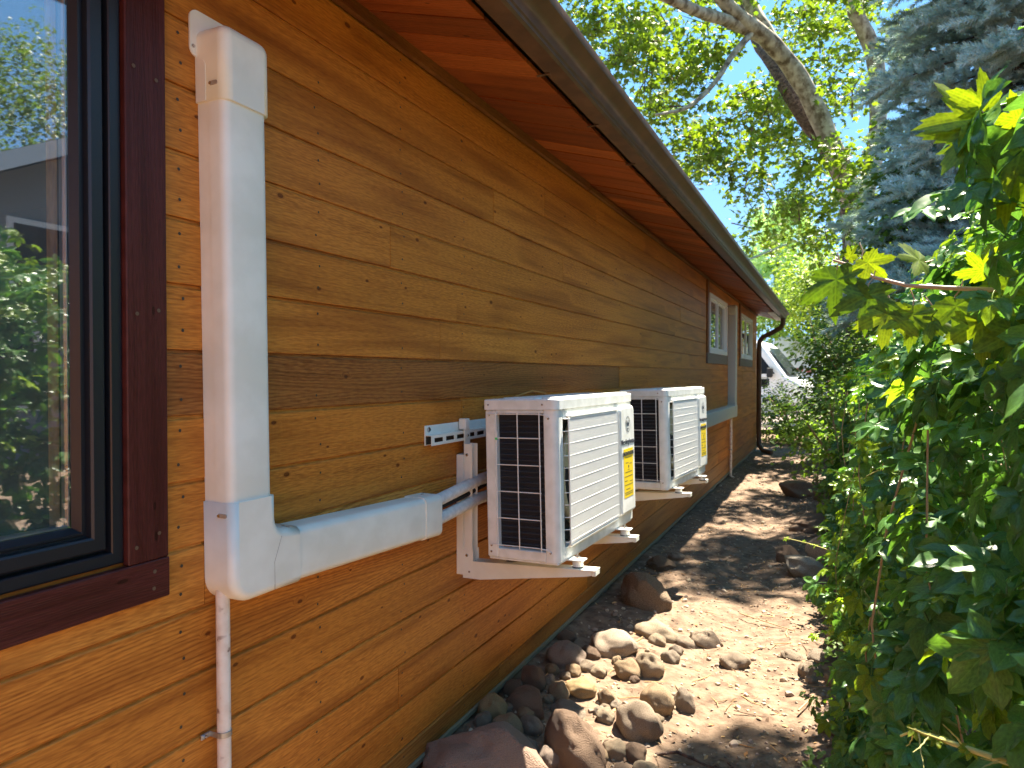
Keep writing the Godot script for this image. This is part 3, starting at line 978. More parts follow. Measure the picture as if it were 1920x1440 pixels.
# ---------------------------------------------------------------- condensers and their brackets
func flat_text(s: String, size: float, mat: Material, at: Vector3, parent: Node, called := "lettering", bold := false) -> void:
	# lettering on a face that looks along +x, reading towards -z
	var t := TextMesh.new()
	var f := SystemFont.new()
	f.font_names = PackedStringArray(["Droid Sans"])
	f.font_weight = 700 if bold else 400
	t.font = f
	t.text = s
	t.font_size = 48
	t.pixel_size = size / 48.0
	t.depth = 0.0012
	t.curve_step = 2.0
	var o := MeshInstance3D.new()
	o.mesh = t
	o.material_override = mat
	o.name = called
	o.basis = Basis(Vector3(0, 0, -1), Vector3.UP, Vector3(1, 0, 0))
	o.position = at
	parent.add_child(o, true)

func condenser(label: String, at: Vector3, yaw: float) -> Node3D:
	# local: x out from the wall 0..D, y up, z from 0 (camera side) to -W
	var D := 0.275
	var W := 0.83
	var H := 0.555
	var c := thing("condenser_unit", label, "air conditioner", at, "condensers hung on the wall")
	c.rotation = Vector3(0, deg_to_rad(yaw), deg_to_rad(1.3))
	var lid0 := H - 0.036
	# corner posts and plates of the side that faces the camera
	var m := MB.new()
	m.box(Vector3(0.0, 0.0, -0.05), Vector3(0.042, lid0, 0.0), 0.005)
	m.box(Vector3(0.0425, 0.0, -0.03), Vector3(0.2255, 0.034, -0.0005), 0.003)
	m.box(Vector3(0.0425, lid0 - 0.012, -0.03), Vector3(0.2255, lid0, -0.0005), 0.002)
	part("side_panel", m, M.ac, c)
	# front corner: a rounded post that turns into the front
	m = MB.new()
	m.extrude(rounded(0.226, D, -0.055, 0.0, [0.003, 0.003, 0.026, 0.004], 6), Vector3(0, 0.0, 0), Vector3.RIGHT, Vector3.BACK, Vector3(0, lid0, 0), 50.0)
	part("corner_post", m, M.ac, c)
	# front plates round the fan opening
	m = MB.new()
	m.box(Vector3(D - 0.03, lid0 - 0.035, -0.63), Vector3(D - 0.0005, lid0, -0.0555), 0.002)
	m.box(Vector3(D - 0.03, 0.0, -0.63), Vector3(D - 0.0005, 0.042, -0.0555), 0.002)
	m.box(Vector3(D - 0.03, 0.0, -W), Vector3(D, lid0, -0.6305), 0.004)
	part("front_panel", m, M.ac, c)
	m = MB.new()
	m.box(Vector3(0.0, 0.0, -W), Vector3(D - 0.031, lid0, -W + 0.03), 0.004)
	part("end_panel", m, M.ac, c)
	m = MB.new()
	m.box(Vector3(0.005, -0.008, -W + 0.005), Vector3(D - 0.005, 0.0, -0.005), 0.002)
	part("base_pan", m, M.ac, c)
	# lid with folded rim and raised middle
	m = MB.new()
	m.extrude(rounded(-0.004, D + 0.004, -W - 0.003, 0.0035, [0.01, 0.01, 0.028, 0.01], 6), Vector3(0, lid0 + 0.0008, 0), Vector3.RIGHT, Vector3.BACK, Vector3(0, 0.030, 0), 50.0)
	m.pillow(rounded(-0.004, D + 0.004, -W - 0.003, 0.0035, [0.01, 0.01, 0.028, 0.01], 6), Vector3(0, lid0 + 0.0310, 0), Vector3.RIGHT, Vector3.BACK, Vector3.UP, 0.006, 0.005, 3)
	var lid := part("lid", m, M.ac, c)
	m = MB.new()
	m.pillow(rounded(0.05, D - 0.075, -W + 0.05, -0.03, [0.02, 0.02, 0.02, 0.02], 4), Vector3(0, lid0 + 0.0370, 0), Vector3.RIGHT, Vector3.BACK, Vector3.UP, 0.005, 0.004, 3)
	m.pillow(rounded(D - 0.062, D + 0.001, -W + 0.03, -0.012, [0.01, 0.022, 0.01, 0.01], 4), Vector3(0, lid0 + 0.0370, 0), Vector3.RIGHT, Vector3.BACK, Vector3.UP, 0.006, 0.005, 3)
	part("raised_panel", m, M.ac, lid)
	for q in [Vector3(0.016, lid0 + 0.018, 0.0038), Vector3(D - 0.05, lid0 + 0.018, 0.0038)]:
		screw("screw", q, Vector3.BACK, 0.0035, lid)
	# coil behind the side guard
	m = MB.new()
	m.box(Vector3(0.04, 0.036, -0.30), Vector3(0.2258, lid0 - 0.014, -0.028))
	m.box(Vector3(0.004, 0.03, -W + 0.04), Vector3(0.03, lid0 - 0.01, -0.052))
	var coil := part("coil", m, M.coil, c)
	m = MB.new()
	for k in 23:
		var y := 0.05 + 0.0195 * k
		m.tube([Vector3(0.046, y, -0.026), Vector3(0.223, y, -0.026)], 0.0032, 6)
	part("coil_tube", m, M.coil_tube, coil, true)
	# wire guard on the side
	m = MB.new()
	m.box(Vector3(0.043, 0.05, 0.004), Vector3(0.045, 0.052, 0.006))
	var ys := [0.048, 0.143, 0.236, 0.329, 0.422, 0.505]
	var guard: Node3D = null
	for k in 6:
		m = MB.new()
		var e0: float = 0.020 if k in [0, 5] else 0.047
		var e1: float = 0.238 if k in [0, 5] else 0.218
		var pts := [Vector3(e0, ys[k], 0.009), Vector3(e1, ys[k], 0.009)]
		if k in [0, 5]:
			pts = [Vector3(e0 - 0.004, ys[k] - 0.006, 0.001), Vector3(e0, ys[k], 0.009), Vector3(0.2, ys[k], 0.0095), Vector3(e1, ys[k] - 0.003, 0.009), Vector3(e1 + 0.01, ys[k] - 0.016, 0.001)]
		m.tube(pts, 0.0019, 7)
		if guard == null:
			guard = part("side_guard", m, M.ac_wire, c)
		else:
			part("guard_wire", m, M.ac_wire, guard)
	for x in [0.050, 0.133, 0.216]:
		m = MB.new()
		m.tube([Vector3(x, 0.036, 0.0115), Vector3(x, 0.25, 0.0125), Vector3(x, 0.514, 0.0115)], 0.0021, 7)
		part("guard_wire", m, M.ac_wire, guard)
	for q in [Vector3(0.018, 0.502, 0.002), Vector3(0.246, 0.490, 0.002), Vector3(0.018, 0.042, 0.002), Vector3(0.245, 0.034, 0.002), Vector3(0.016, 0.020, 0.0005)]:
		screw("screw", q, Vector3.BACK, 0.0042, guard)
	m = MB.new()
	m.box(Vector3(0.048, 0.424, 0.0145), Vector3(0.056, 0.445, 0.0165), 0.0005)
	part("wire_tag", m, M.vinyl, guard)
	m = MB.new()
	m.box(Vector3(0.047, 0.416, 0.0145), Vector3(0.057, 0.4235, 0.0165), 0.0005)
	part("wire_tag_clip", m, M.green, guard)
	# fan, its ring, and the cavity
	m = MB.new()
	m.box(Vector3(0.2262, 0.0425, -0.628), Vector3(0.228, lid0 - 0.036, -0.056))
	part("dark_fan_backing", m, M.cavity, c)  # dark plate standing for the shaded hollow behind the fan
	m = MB.new()
	var fc := Vector3(0.24, 0.277, -0.335)
	m.grid(40, 3, func(i: int, j: int) -> Array:
		var a := TAU * i / 40
		var rr: float = [0.205, 0.222, 0.222, 0.205][j]
		return [Vector3([0.229, 0.229, 0.248, 0.248][j], fc.y + rr * sin(a), fc.z + rr * cos(a)), Vector2(a, j)])
	var shroud := part("fan_ring", m, M.fan, c)
	m = MB.new()
	m.tube([Vector3(0.2285, fc.y, fc.z), Vector3(0.238, fc.y, fc.z), Vector3(0.242, fc.y, fc.z)], [0.06, 0.06, 0.045], 20)
	var hub := part("fan", m, M.fan, c)
	for b in 3:
		m = MB.new()
		m.grid(6, 5, func(i: int, j: int) -> Array:
			var a := TAU * b / 3 + (i / 6.0) * 1.15 + j * 0.05
			var rr := 0.055 + 0.145 * j / 5.0
			return [Vector3(0.229 + 0.014 * i / 6.0, fc.y + rr * sin(a), fc.z + rr * cos(a)), Vector2(i, j)])
		part("fan_blade", m, M.fan, hub)
	# front grille: close upright wires carried by stout cross bars
	m = MB.new()
	var zz := -0.076
	while zz > -0.606:
		m.box(Vector3(D + 0.0115, 0.052, zz - 0.0014), Vector3(D + 0.014, lid0 - 0.030, zz + 0.0014), 0.0004)
		zz -= 0.0050
	var grille := part("fan_grille", m, M.grille, c, true)
	for k in 11:
		var y := 0.060 + 0.0425 * k
		if y > lid0 - 0.03:
			break
		m = MB.new()
		m.tube([Vector3(D - 0.003, y, -0.066), Vector3(D + 0.006, y, -0.069), Vector3(D + 0.0128, y, -0.078), Vector3(D + 0.0132, y, -0.3), Vector3(D + 0.0128, y, -0.600), Vector3(D + 0.006, y, -0.615), Vector3(D - 0.003, y, -0.618)], 0.0016, 7)
		part("grille_bar", m, M.grille, grille)
	m = MB.new()
	m.tube([Vector3(D + 0.012, 0.05, -0.078), Vector3(D + 0.012, lid0 - 0.032, -0.078)], 0.003, 7)
	m.tube([Vector3(D + 0.012, 0.05, -0.606), Vector3(D + 0.012, lid0 - 0.032, -0.606)], 0.003, 7)
	m.box(Vector3(D - 0.004, lid0 - 0.034, -0.60), Vector3(D + 0.016, lid0 - 0.018, -0.085), 0.006)
	m.box(Vector3(D - 0.004, 0.038, -0.60), Vector3(D + 0.013, 0.052, -0.085), 0.005)
	part("grille_rim", m, M.ac, grille)
	# service cover with the marks
	m = MB.new()
	m.pillow(rounded(-W + 0.006, -0.628, 0.045, lid0 - 0.014, [0.014, 0.014, 0.03, 0.03], 5), Vector3(D, 0, 0), Vector3.BACK, Vector3.UP, Vector3.RIGHT, 0.018, 0.012, 5)
	var sc := part("service_cover", m, M.ac, c)
	var fx := D + 0.0182
	var zc := -W + 0.1035
	m = MB.new()
	m.grid(40, 1, func(i: int, j: int) -> Array:
		var a := TAU * i / 40
		var rr := 0.0335 if j == 0 else 0.0305
		return [Vector3(fx + 0.0006, 0.425 + rr * sin(a), zc + rr * cos(a)), Vector2(i, j)])
	var mark := part("round_mark", m, M.ink, sc)
	m = MB.new()
	for q in [[-0.018, 0.012, -0.010, -0.010], [-0.010, -0.010, 0.0, 0.010], [0.0, 0.010, 0.010, -0.010], [0.010, -0.010, 0.018, 0.012]]:
		m.tube([Vector3(fx + 0.0004, 0.427 + q[1], zc - q[0]), Vector3(fx + 0.0004, 0.427 + q[3], zc - q[2])], 0.0014, 5)
	for q in [-0.018, 0.0, 0.018]:
		m.disc(Vector3(fx + 0.0012, 0.4395, zc - q), Vector3.RIGHT, 0.0036, 10)
	m.box(Vector3(fx, 0.4045, zc - 0.010), Vector3(fx + 0.001, 0.4085, zc + 0.010))
	part("mark_letter", m, M.ink, mark)
	flat_text("Westinghouse", 0.0300, M.ink, Vector3(fx + 0.0008, 0.352, zc), sc)
	# yellow energy label
	m = MB.new()
	m.box(Vector3(fx - 0.0005, 0.115, zc - 0.064), Vector3(fx + 0.0005, 0.322, zc + 0.064))
	var lab := part("energy_label", m, M.label_yellow, sc)
	flat_text("ENERGYGUIDE", 0.0225, M.ink, Vector3(fx + 0.001, 0.301, zc), lab, "lettering", true)
	m = MB.new()
	for q in [[0.285, 0.05, 0.0], [0.262, 0.02, -0.02], [0.256, 0.016, 0.03], [0.232, 0.012, 0.0], [0.222, 0.05, 0.0], [0.204, 0.058, 0.0], [0.186, 0.02, -0.035], [0.18, 0.02, 0.034], [0.168, 0.06, 0.0], [0.150, 0.03, -0.01], [0.136, 0.06, 0.0], [0.128, 0.055, 0.0]]:
		m.box(Vector3(fx, q[0] - 0.0012, zc - q[2] - q[1] * 0.92), Vector3(fx + 0.0009, q[0] + 0.0012, zc - q[2] + q[1] * 0.92))
	m.box(Vector3(fx, 0.240, zc - 0.006), Vector3(fx + 0.0009, 0.250, zc + 0.006))
	part("small_print", m, M.ink, lab, true)
	# feet on their rubber pads
	for zf in [-0.095, -0.625]:
		for xf in [0.045, D + 0.03]:
			m = MB.new()
			m.tube([Vector3(xf, -0.026, zf), Vector3(xf, -0.012, zf), Vector3(xf, -0.006, zf)], [0.020, 0.019, 0.014], 14)
			m.box(Vector3(xf - 0.05, -0.006, zf - 0.022), Vector3(xf + 0.026, -0.0012, zf + 0.022), 0.001)
			var foot := part("mounting_foot", m, M.ac, c)
			m = MB.new()
			m.tube([Vector3(xf, -0.031, zf), Vector3(xf, -0.026, zf)], 0.0205, 14)
			part("rubber_pad", m, M.rubber, foot)
			m = MB.new()
			m.tube([Vector3(xf, -0.002, zf), Vector3(xf, 0.018, zf)], 0.0045, 8)
			m.tube([Vector3(xf, -0.001, zf), Vector3(xf, 0.007, zf)], 0.010, 6)
			part("bolt", m, M.chrome, foot)
	return c

func bracket(label: String, at: Vector3, arms: Array, rail0: float, rail1: float) -> void:
	# local origin on the wall at the height of the arms
	var b := thing("wall_bracket", label, "bracket", at, "steel brackets under the condensers")
	var m := MB.new()
	# rail: a channel with slots, so its face is built from strips
	var y0 := 0.452
	var y1 := 0.520
	m.box(Vector3(0.0, y0, rail1), Vector3(0.0035, y1, rail0), 0.0008)
	m.box(Vector3(0.0036, y0 + 0.033, rail1), Vector3(0.030, y0 + 0.036, rail0), 0.0008)
	m.box(Vector3(0.027, y0 + 0.0255, rail1), Vector3(0.030, y0 + 0.0328, rail0), 0.0008)
	m.box(Vector3(0.027, y0, rail1), Vector3(0.030, y0 + 0.0105, rail0), 0.0008)
	var z := rail0
	while z > rail1 + 0.03:
		m.box(Vector3(0.027, y0 + 0.0107, z - 0.020), Vector3(0.030, y0 + 0.0253, z), 0.0008)
		z -= 0.078
	var rail := part("rail", m, M.cover, b)
	m = MB.new()
	m.box(Vector3(0.0037, y0 + 0.003, rail1 + 0.01), Vector3(0.006, y0 + 0.032, rail0 - 0.006))
	part("slot", m, M.cavity, rail)  # dark strip for the shade behind the rail openings
	screw("bolt", Vector3(0.0042, y1 - 0.014, rail0 - 0.022), Vector3.RIGHT, 0.009, rail)
	for za in arms:
		# upright: a channel hooked over the rail
		m = MB.new()
		m.box(Vector3(0.031, 0.0, za - 0.022), Vector3(0.034, 0.50, za + 0.022), 0.0008)
		m.box(Vector3(0.0342, 0.0, za + 0.0185), Vector3(0.066, 0.44, za + 0.022), 0.001)
		m.box(Vector3(0.0342, 0.0, za - 0.022), Vector3(0.066, 0.44, za - 0.0185), 0.001)
		m.box(Vector3(0.0, -0.045, za - 0.024), Vector3(0.030, 0.40, za + 0.024), 0.002)
		m.box(Vector3(0.006, 0.492, za - 0.016), Vector3(0.036, 0.532, za + 0.016), 0.002)
		var up := part("upright", m, M.cover, b)
		screw("bolt", Vector3(0.035, 0.470, za), Vector3.RIGHT, 0.006, up)
		screw("bolt", Vector3(0.045, 0.40, za + 0.023), Vector3.BACK, 0.006, up)
		screw("bolt", Vector3(0.045, 0.03, za + 0.0245), Vector3.BACK, 0.006, up)
		screw("bolt", Vector3(0.055, -0.030, za + 0.0245), Vector3.BACK, 0.004, up)
		# arm: tapering channel that rises a little to its tip
		m = MB.new()
		for s in [0.0205, -0.024]:
			m.extrude([Vector2(0.028, -0.055), Vector2(0.10, -0.054), Vector2(0.50, 0.006), Vector2(0.525, 0.012), Vector2(0.525, 0.026), Vector2(0.07, 0.006), Vector2(0.07, 0.05), Vector2(0.028, 0.05)], Vector3(0, 0, za + s), Vector3.RIGHT, Vector3.UP, Vector3(0, 0, 0.0035), 20.0)
		m.extrude([Vector2(0.07, 0.0062), Vector2(0.54, 0.0272), Vector2(0.54, 0.0312), Vector2(0.07, 0.0102)], Vector3(0, 0, za - 0.026), Vector3.RIGHT, Vector3.UP, Vector3(0, 0, 0.052), 20.0)
		m.box(Vector3(0.5255, 0.010, za - 0.024), Vector3(0.54, 0.0264, za + 0.024), 0.002)
		part("arm", m, M.cover, b)

func build_condensers() -> void:
	bracket("cream steel bracket with slotted wall rail under the nearer condenser", Vector3(0, 0.604, 0), [-2.262, -2.792], -2.017, -3.0)
	condenser("white condenser nearest the camera, hung on the wall with wire side guard and yellow label", Vector3(0.158, 0.655, -2.185), -2.0)
	bracket("cream steel bracket under the farther condenser, only its arms in view", Vector3(0, 0.600, 0), [-3.965, -4.52], -3.85, -4.7)
	condenser("white condenser farther along the wall, turned slightly out, second of the pair", Vector3(0.158, 0.652, -3.89), -4.5)
	var w := thing("loop_of_wire", "thin orange wire loop on the siding behind the nearer condenser", "wire", Vector3(0.008, 1.19, -2.95))
	var m := MB.new()
	m.tube([Vector3(0, -0.05, 0.30), Vector3(0.01, 0.015, 0.22), Vector3(0.014, 0.035, 0.05), Vector3(0.01, 0.02, -0.12), Vector3(0, -0.06, -0.2)], 0.004, 6)
	part("strand", m, plain(Color(0.55, 0.25, 0.06), 0.5), w)

# ---------------------------------------------------------------- stones and litter
func stone_mesh(seed_: int, rough: bool, flat := 1.0) -> ArrayMesh:
	var f := FastNoiseLite.new()
	f.seed = seed_
	f.frequency = 0.6 if rough else 0.55
	f.fractal_octaves = 3 if rough else 2
	f.fractal_gain = 0.38
	var cuts := []
	var r := RandomNumberGenerator.new()
	r.seed = seed_ * 31 + 7
	for k in (7 if rough else 0):
		cuts.append([Vector3(r.randf_range(-1, 1), r.randf_range(-0.5, 1), r.randf_range(-1, 1)).normalized(), r.randf_range(0.68, 0.9)])
	var nu := 44
	var nv := 28
	var pos := func(i: int, j: int) -> Array:
		var a := TAU * (i % nu) / nu
		var b := PI * j / nv
		var d := Vector3(sin(b) * cos(a), cos(b), -sin(b) * sin(a))
		var k := 1.0 + (0.34 if rough else 0.2) * f.get_noise_3d(d.x * 1.6, d.y * 1.6, d.z * 1.6)
		if rough:
			k += 0.05 * fine.get_noise_3d(d.x * 260.0, d.y * 260.0, d.z * 260.0)
		var p := d * k
		for c in cuts:
			var over: float = p.dot(c[0]) - c[1]
			if over > 0.0:
				p -= c[0] * over * 0.85
		p.y = signf(p.y) * pow(absf(p.y), 1.0)
		return [p * Vector3(0.5, 0.5 * flat, 0.5), Vector2(float(i) / nu, float(j) / nv)]
	var m := MB.new()
	m.grid(nu, nv, pos, true)
	return m.mesh()

func build_stones() -> void:
	var smooth := []
	var rough := []
	for k in 7:
		smooth.append(stone_mesh(200 + k, false))
		rough.append(stone_mesh(300 + k, true))
	var list := [
		["large pinkish granite boulder with a crack, lowest beside the wall", 1, "granite", 0.170, -2.051, 0.423, 0.232],
		["flat speckled granite slab half buried at the foot of the siding, leftmost stone", 1, "granite", -0.004, -1.953, 0.269, 0.105],
		["big angular boulder, sun on its right half and shade on its left", 1, "rust", 0.446, -2.271, 0.251, 0.256],
		["yellowish brown cobble against the wall, above the large granite boulder", 0, "ochre", 0.073, -2.390, 0.115, 0.127],
		["brown cobble touching the upper edge of the large granite boulder", 0, "tan", 0.179, -2.311, 0.115, 0.102],
		["small grey cobble between granite boulder and big half sunlit boulder", 0, "grey", 0.247, -2.364, 0.089, 0.096],
		["rough reddish stone in the shade, broad and low, above the grey cobble", 1, "rust", 0.171, -2.496, 0.196, 0.129],
		["flat grey stone just behind the big half sunlit boulder", 0, "grey", 0.321, -2.576, 0.136, 0.077],
		["upright reddish brown cobble close to the siding", 0, "rust", 0.114, -2.698, 0.139, 0.142],
		["squarish brown cobble between the upright reddish one and the ochre one", 0, "tan", 0.238, -2.679, 0.102, 0.109],
		["round purplish cobble with a dark cleft, near the siding", 0, "purple", 0.148, -2.997, 0.176, 0.152],
		["ochre cobble with its right end in the sun", 0, "ochre", 0.312, -2.751, 0.128, 0.096],
		["small brown pebble under the round purplish cobble", 0, "tan", 0.136, -2.859, 0.067, 0.074],
		["small dark red stone wedged at the wall above the purplish cobble", 0, "rust", 0.011, -3.261, 0.098, 0.065],
		["dark stone tucked between purplish cobble and pale split lit cobble", 0, "rust", 0.226, -3.127, 0.104, 0.078],
		["large smooth cobble split by the roof shadow, pale right and dark left", 0, "pale", 0.299, -3.258, 0.230, 0.155],
		["long cream cobble fully in the sun, highest of the sunlit cobbles", 0, "cream", 0.437, -3.528, 0.208, 0.127],
		["small cream pebble leaning on the front of the long cream cobble", 0, "cream", 0.476, -3.417, 0.087, 0.074],
		["tan cobble in the sun, left of an upright cream one", 0, "tan", 0.450, -2.982, 0.124, 0.122],
		["upright cream cobble in the sun, right of the tan one", 0, "cream", 0.533, -3.020, 0.125, 0.149],
		["oval tan cobble sloping down to the right with a shaded lower end", 0, "tan", 0.628, -2.768, 0.155, 0.148],
		["mottled brown cobble standing right of the oval tan cobble", 0, "grey", 0.722, -2.843, 0.098, 0.125],
		["broad grey tan stone sunk flush in the dirt", 0, "greytan", 0.608, -2.548, 0.177, 0.185],
		["small cream cobble above the right shoulder of the big half sunlit boulder", 0, "cream", 0.474, -2.566, 0.078, 0.071],
		["small wedge of cream stone with a sunlit top, left of the tan cobble", 0, "cream", 0.316, -2.969, 0.089, 0.064],
		["cream cobble at the right foot of the big half sunlit boulder", 0, "cream", 0.583, -2.340, 0.086, 0.079],
		["pale cobble cut off by the bottom edge of the picture", 0, "cream", 0.702, -2.295, 0.096, 0.055],
		["dark purplish cobble left of the foot of the big half sunlit boulder", 0, "purple", 0.380, -2.206, 0.088, 0.094],
		["upright grey stone right of the large granite boulder", 0, "grey", 0.305, -2.217, 0.068, 0.100],
		["small brown cobble amid sunlit crumbled dirt", 0, "tan", 0.432, -2.715, 0.077, 0.089],
		["dark brown cobble nearest the wall, left of the upright reddish one", 0, "rust", 0.046, -2.630, 0.098, 0.090],
		["large rough brown boulder in the shade below the nearer condenser", 1, "boulder", 0.262, -3.997, 0.350, 0.306],
		["rough dark stone behind the shaded brown boulder", 1, "boulder", 0.179, -4.820, 0.189, 0.137],
		["small dark stone right behind the rough stone at the wall side of the path", 0, "grey", 0.227, -5.071, 0.115, 0.084],
		["flat stone half sunk right of the long cream cobble", 0, "greytan", 0.603, -3.508, 0.123, 0.072],
		["earthy lump of stone alone in the middle of the sunlit dirt", 1, "greytan", 0.690, -3.551, 0.154, 0.126],
		["smooth grey brown cobble lying alone in mid path", 0, "greytan", 0.857, -3.325, 0.130, 0.093],
		["round cobble on the right of the path, in front of its darker twin", 0, "greytan", 1.179, -3.323, 0.105, 0.107],
		["darker round cobble behind the round cobble on the right of the path", 0, "grey", 1.222, -3.497, 0.118, 0.082],
		["little pebble in front of the round cobble on the right of the path", 0, "pale", 1.187, -3.214, 0.051, 0.044],
		["small pink pebble on the right edge of the path near the vines", 0, "pale", 1.272, -2.924, 0.062, 0.048],
		["pinkish cobble under the small pink pebble by the vines", 0, "greytan", 1.274, -2.815, 0.110, 0.073],
		["flat pale stone sunk left of the dark round cobble", 0, "greytan", 1.100, -3.500, 0.104, 0.050],
		["angular reddish edging rock standing at the foot of the vines", 1, "rust", 1.305, -3.694, 0.138, 0.190],
		["big pale boulder overhung by a trailing vine shoot", 1, "pale", 1.309, -5.056, 0.433, 0.311],
		["whitish knobbly rock left of the big pale boulder", 1, "white", 1.112, -4.948, 0.307, 0.161],
		["dark reddish rock behind the whitish knobbly rock", 1, "rust", 0.983, -5.320, 0.186, 0.189],
		["long pinkish rock on the bank above the big pale boulder", 1, "rust", 1.155, -6.377, 0.460, 0.153],
		["small pinkish rock left of the long pinkish rock", 0, "rust", 1.000, -6.316, 0.159, 0.111],
		["narrow upright rock half hidden by the vines", 1, "rust", 1.349, -3.269, 0.086, 0.132],
		["flat sandy stone under the narrow upright rock", 0, "greytan", 1.294, -3.191, 0.122, 0.060],
		["rounded stone in deep shade at the bottom edge under the vines", 0, "greytan", 1.344, -2.511, 0.156, 0.075],
		["broad dark edging rock farthest along the right of the path", 1, "boulder", 1.001, -8.267, 0.567, 0.289],
		["grey rock on top of the bank behind the broad dark edging rock", 1, "grey", 1.178, -8.687, 0.284, 0.234],
		["reddish rock in front of the grey bank rock", 1, "rust", 1.218, -7.804, 0.292, 0.186],
	]
	var k := 0
	for s in list:
		var w: float = s[5]
		var h: float = s[6] * 0.92
		var o := MeshInstance3D.new()
		o.mesh = rough[k % 7] if s[1] == 1 else smooth[k % 7]
		o.material_override = M.stone[s[2]]
		o.name = numbered("boulder" if w > 0.22 else "stone")
		var deep: float = w * rng.randf_range(0.72, 0.98)
		o.scale = Vector3(w * 1.04, h, deep)
		o.rotation = Vector3(rng.randf_range(-0.15, 0.15), -0.42 + rng.randf_range(-0.4, 0.4), rng.randf_range(-0.2, 0.2))
		o.position = Vector3(maxf(s[3], w * 0.46 + 0.012), bumpy(s[3], s[4]) + h * 0.13, s[4])
		tag(o, s[0], "boulder" if w > 0.22 else "stone", "river stones along the wall and path")
		add_child(o, true)
		k += 1
	# small cobbles that fill the gaps of the heap, each told by the big stone next to it
	var marks := [[0.17, -2.05, "large pinkish granite boulder"], [0.446, -2.27, "big half sunlit boulder"], [0.073, -2.39, "yellowish brown cobble by the wall"], [0.171, -2.5, "rough reddish stone"], [0.114, -2.7, "upright reddish brown cobble"], [0.148, -3.0, "round purplish cobble"], [0.312, -2.75, "ochre cobble"], [0.30, -3.26, "pale cobble split by the roof shadow"], [0.628, -2.77, "oval tan cobble"], [0.608, -2.55, "broad grey tan stone"], [0.533, -3.02, "upright cream cobble"], [0.437, -3.53, "long cream cobble"]]
	var told := {}
	for i in 70:
		var z := rng.randf_range(-3.4, -1.95)
		var x := rng.randf_range(0.06, 0.66)
		var w := rng.randf_range(0.045, 0.095)
		var kind: String = ["tan", "greytan", "grey", "cream", "rust", "pale"][i % 6]
		var best: Array = marks[0]
		for q in marks:
			if Vector2(x - q[0], z - q[1]).length() < Vector2(x - best[0], z - best[1]).length():
				best = q
		var dx: float = x - best[0]
		var dz: float = z - best[1]
		var side: String = ("right of" if dx > 0.0 else "left of") if absf(dx) > absf(dz) else ("in front of" if dz > 0.0 else "behind")
		var label := "small %s cobble just %s the %s" % [{"tan": "tan", "greytan": "grey brown", "grey": "grey", "cream": "cream", "rust": "reddish", "pale": "pale"}[kind], side, best[2]]
		if told.has(side + best[2]):
			continue
		told[side + best[2]] = true
		var o := MeshInstance3D.new()
		o.mesh = smooth[i % 7]
		o.material_override = M.stone[kind]
		o.name = numbered("stone")
		o.scale = Vector3(w, w * rng.randf_range(0.6, 0.9), w * rng.randf_range(0.7, 1.0))
		o.rotation = Vector3(rng.randf_range(-0.3, 0.3), rng.randf() * TAU, rng.randf_range(-0.3, 0.3))
		o.position = Vector3(x, bumpy(x, z) + w * 0.12, z)
		tag(o, label, "stone", "river stones along the wall and path")
		add_child(o, true)
	# pebbles, crumbs of soil, dry leaves and twigs
	var places := []
	var tints := []
	for i in 5200:
		var x := rng.randf_range(0.03, 1.7)
		var z := -1.6 - pow(rng.randf(), 1.7) * 10.0
		var r := rng.randf_range(0.002, 0.007) * (1.0 + 2.2 * pow(rng.randf(), 9.0))
		var b := Basis(Vector3(rng.randf() - 0.5, 1, rng.randf() - 0.5).normalized(), rng.randf() * TAU).scaled(Vector3(r, r * 0.7, r) * 2.0)
		places.append(Transform3D(b, Vector3(x, bumpy(x, z) + r * 0.3, z)))
	for i in 31:
		var g := rng.randf_range(0.45, 1.3)
		tints.append(Color(g, g * rng.randf_range(0.9, 1.0), g * rng.randf_range(0.82, 1.0)))
	tag(many("pebbles", rough[2], M.pebble, places, tints, self), "scattered small pebbles and crumbs of soil on the path", "pebbles")
	var lm := MB.new()
	lm.grid(4, 2, func(i: int, j: int) -> Array: return [Vector3((i - 2) * 0.5, 0.16 * sin(i * 1.3) + 0.1 * (j - 1) * (j - 1), (j - 1) * 0.42 * (1.0 - pow(absf(i - 2) / 2.0, 1.6))), Vector2(i, j)])
	places = []
	for i in 1500:
		var x := rng.randf_range(0.9, 1.7) if rng.randf() < 0.45 else rng.randf_range(0.02, 1.4)
		var z := -1.7 - pow(rng.randf(), 1.4) * 9.0
		var r := rng.randf_range(0.006, 0.017)
		places.append(Transform3D(Basis(Vector3(rng.randf() - 0.5, 2.0, rng.randf() - 0.5).normalized(), rng.randf() * TAU).scaled(Vector3.ONE * r), Vector3(x, bumpy(x, z) + r * 0.25, z)))
	tints = [Color(1, 1, 1), Color(0.6, 0.55, 0.5), Color(1.4, 1.2, 0.9), Color(0.35, 0.3, 0.3), Color(1.0, 0.7, 0.4), Color(1.7, 1.6, 1.3)]
	M.litter.cull_mode = BaseMaterial3D.CULL_DISABLED
	tag(many("leaf_litter", lm.mesh(), M.litter, places, tints, self), "dry leaf litter strewn on the dirt", "leaf litter")
	var tm := MB.new()
	tm.tube([Vector3(-0.5, 0, 0), Vector3(-0.1, 0.03, 0.05), Vector3(0.2, 0.01, 0.0), Vector3(0.5, 0.04, -0.08)], [0.018, 0.022, 0.018, 0.008], 5)
	places = []
	for i in 420:
		var x := rng.randf_range(0.03, 1.6)
		var z := -1.7 - pow(rng.randf(), 1.4) * 7.0
		var r := rng.randf_range(0.03, 0.13)
		places.append(Transform3D(Basis(Vector3(0, 1, 0), rng.randf() * TAU).scaled(Vector3(r, r * 0.8, r)), Vector3(x, bumpy(x, z) + 0.002, z)))
	tag(many("twigs", tm.mesh(), M.litter, places, tints, self), "thin dry twigs lying about on the dirt", "twigs")
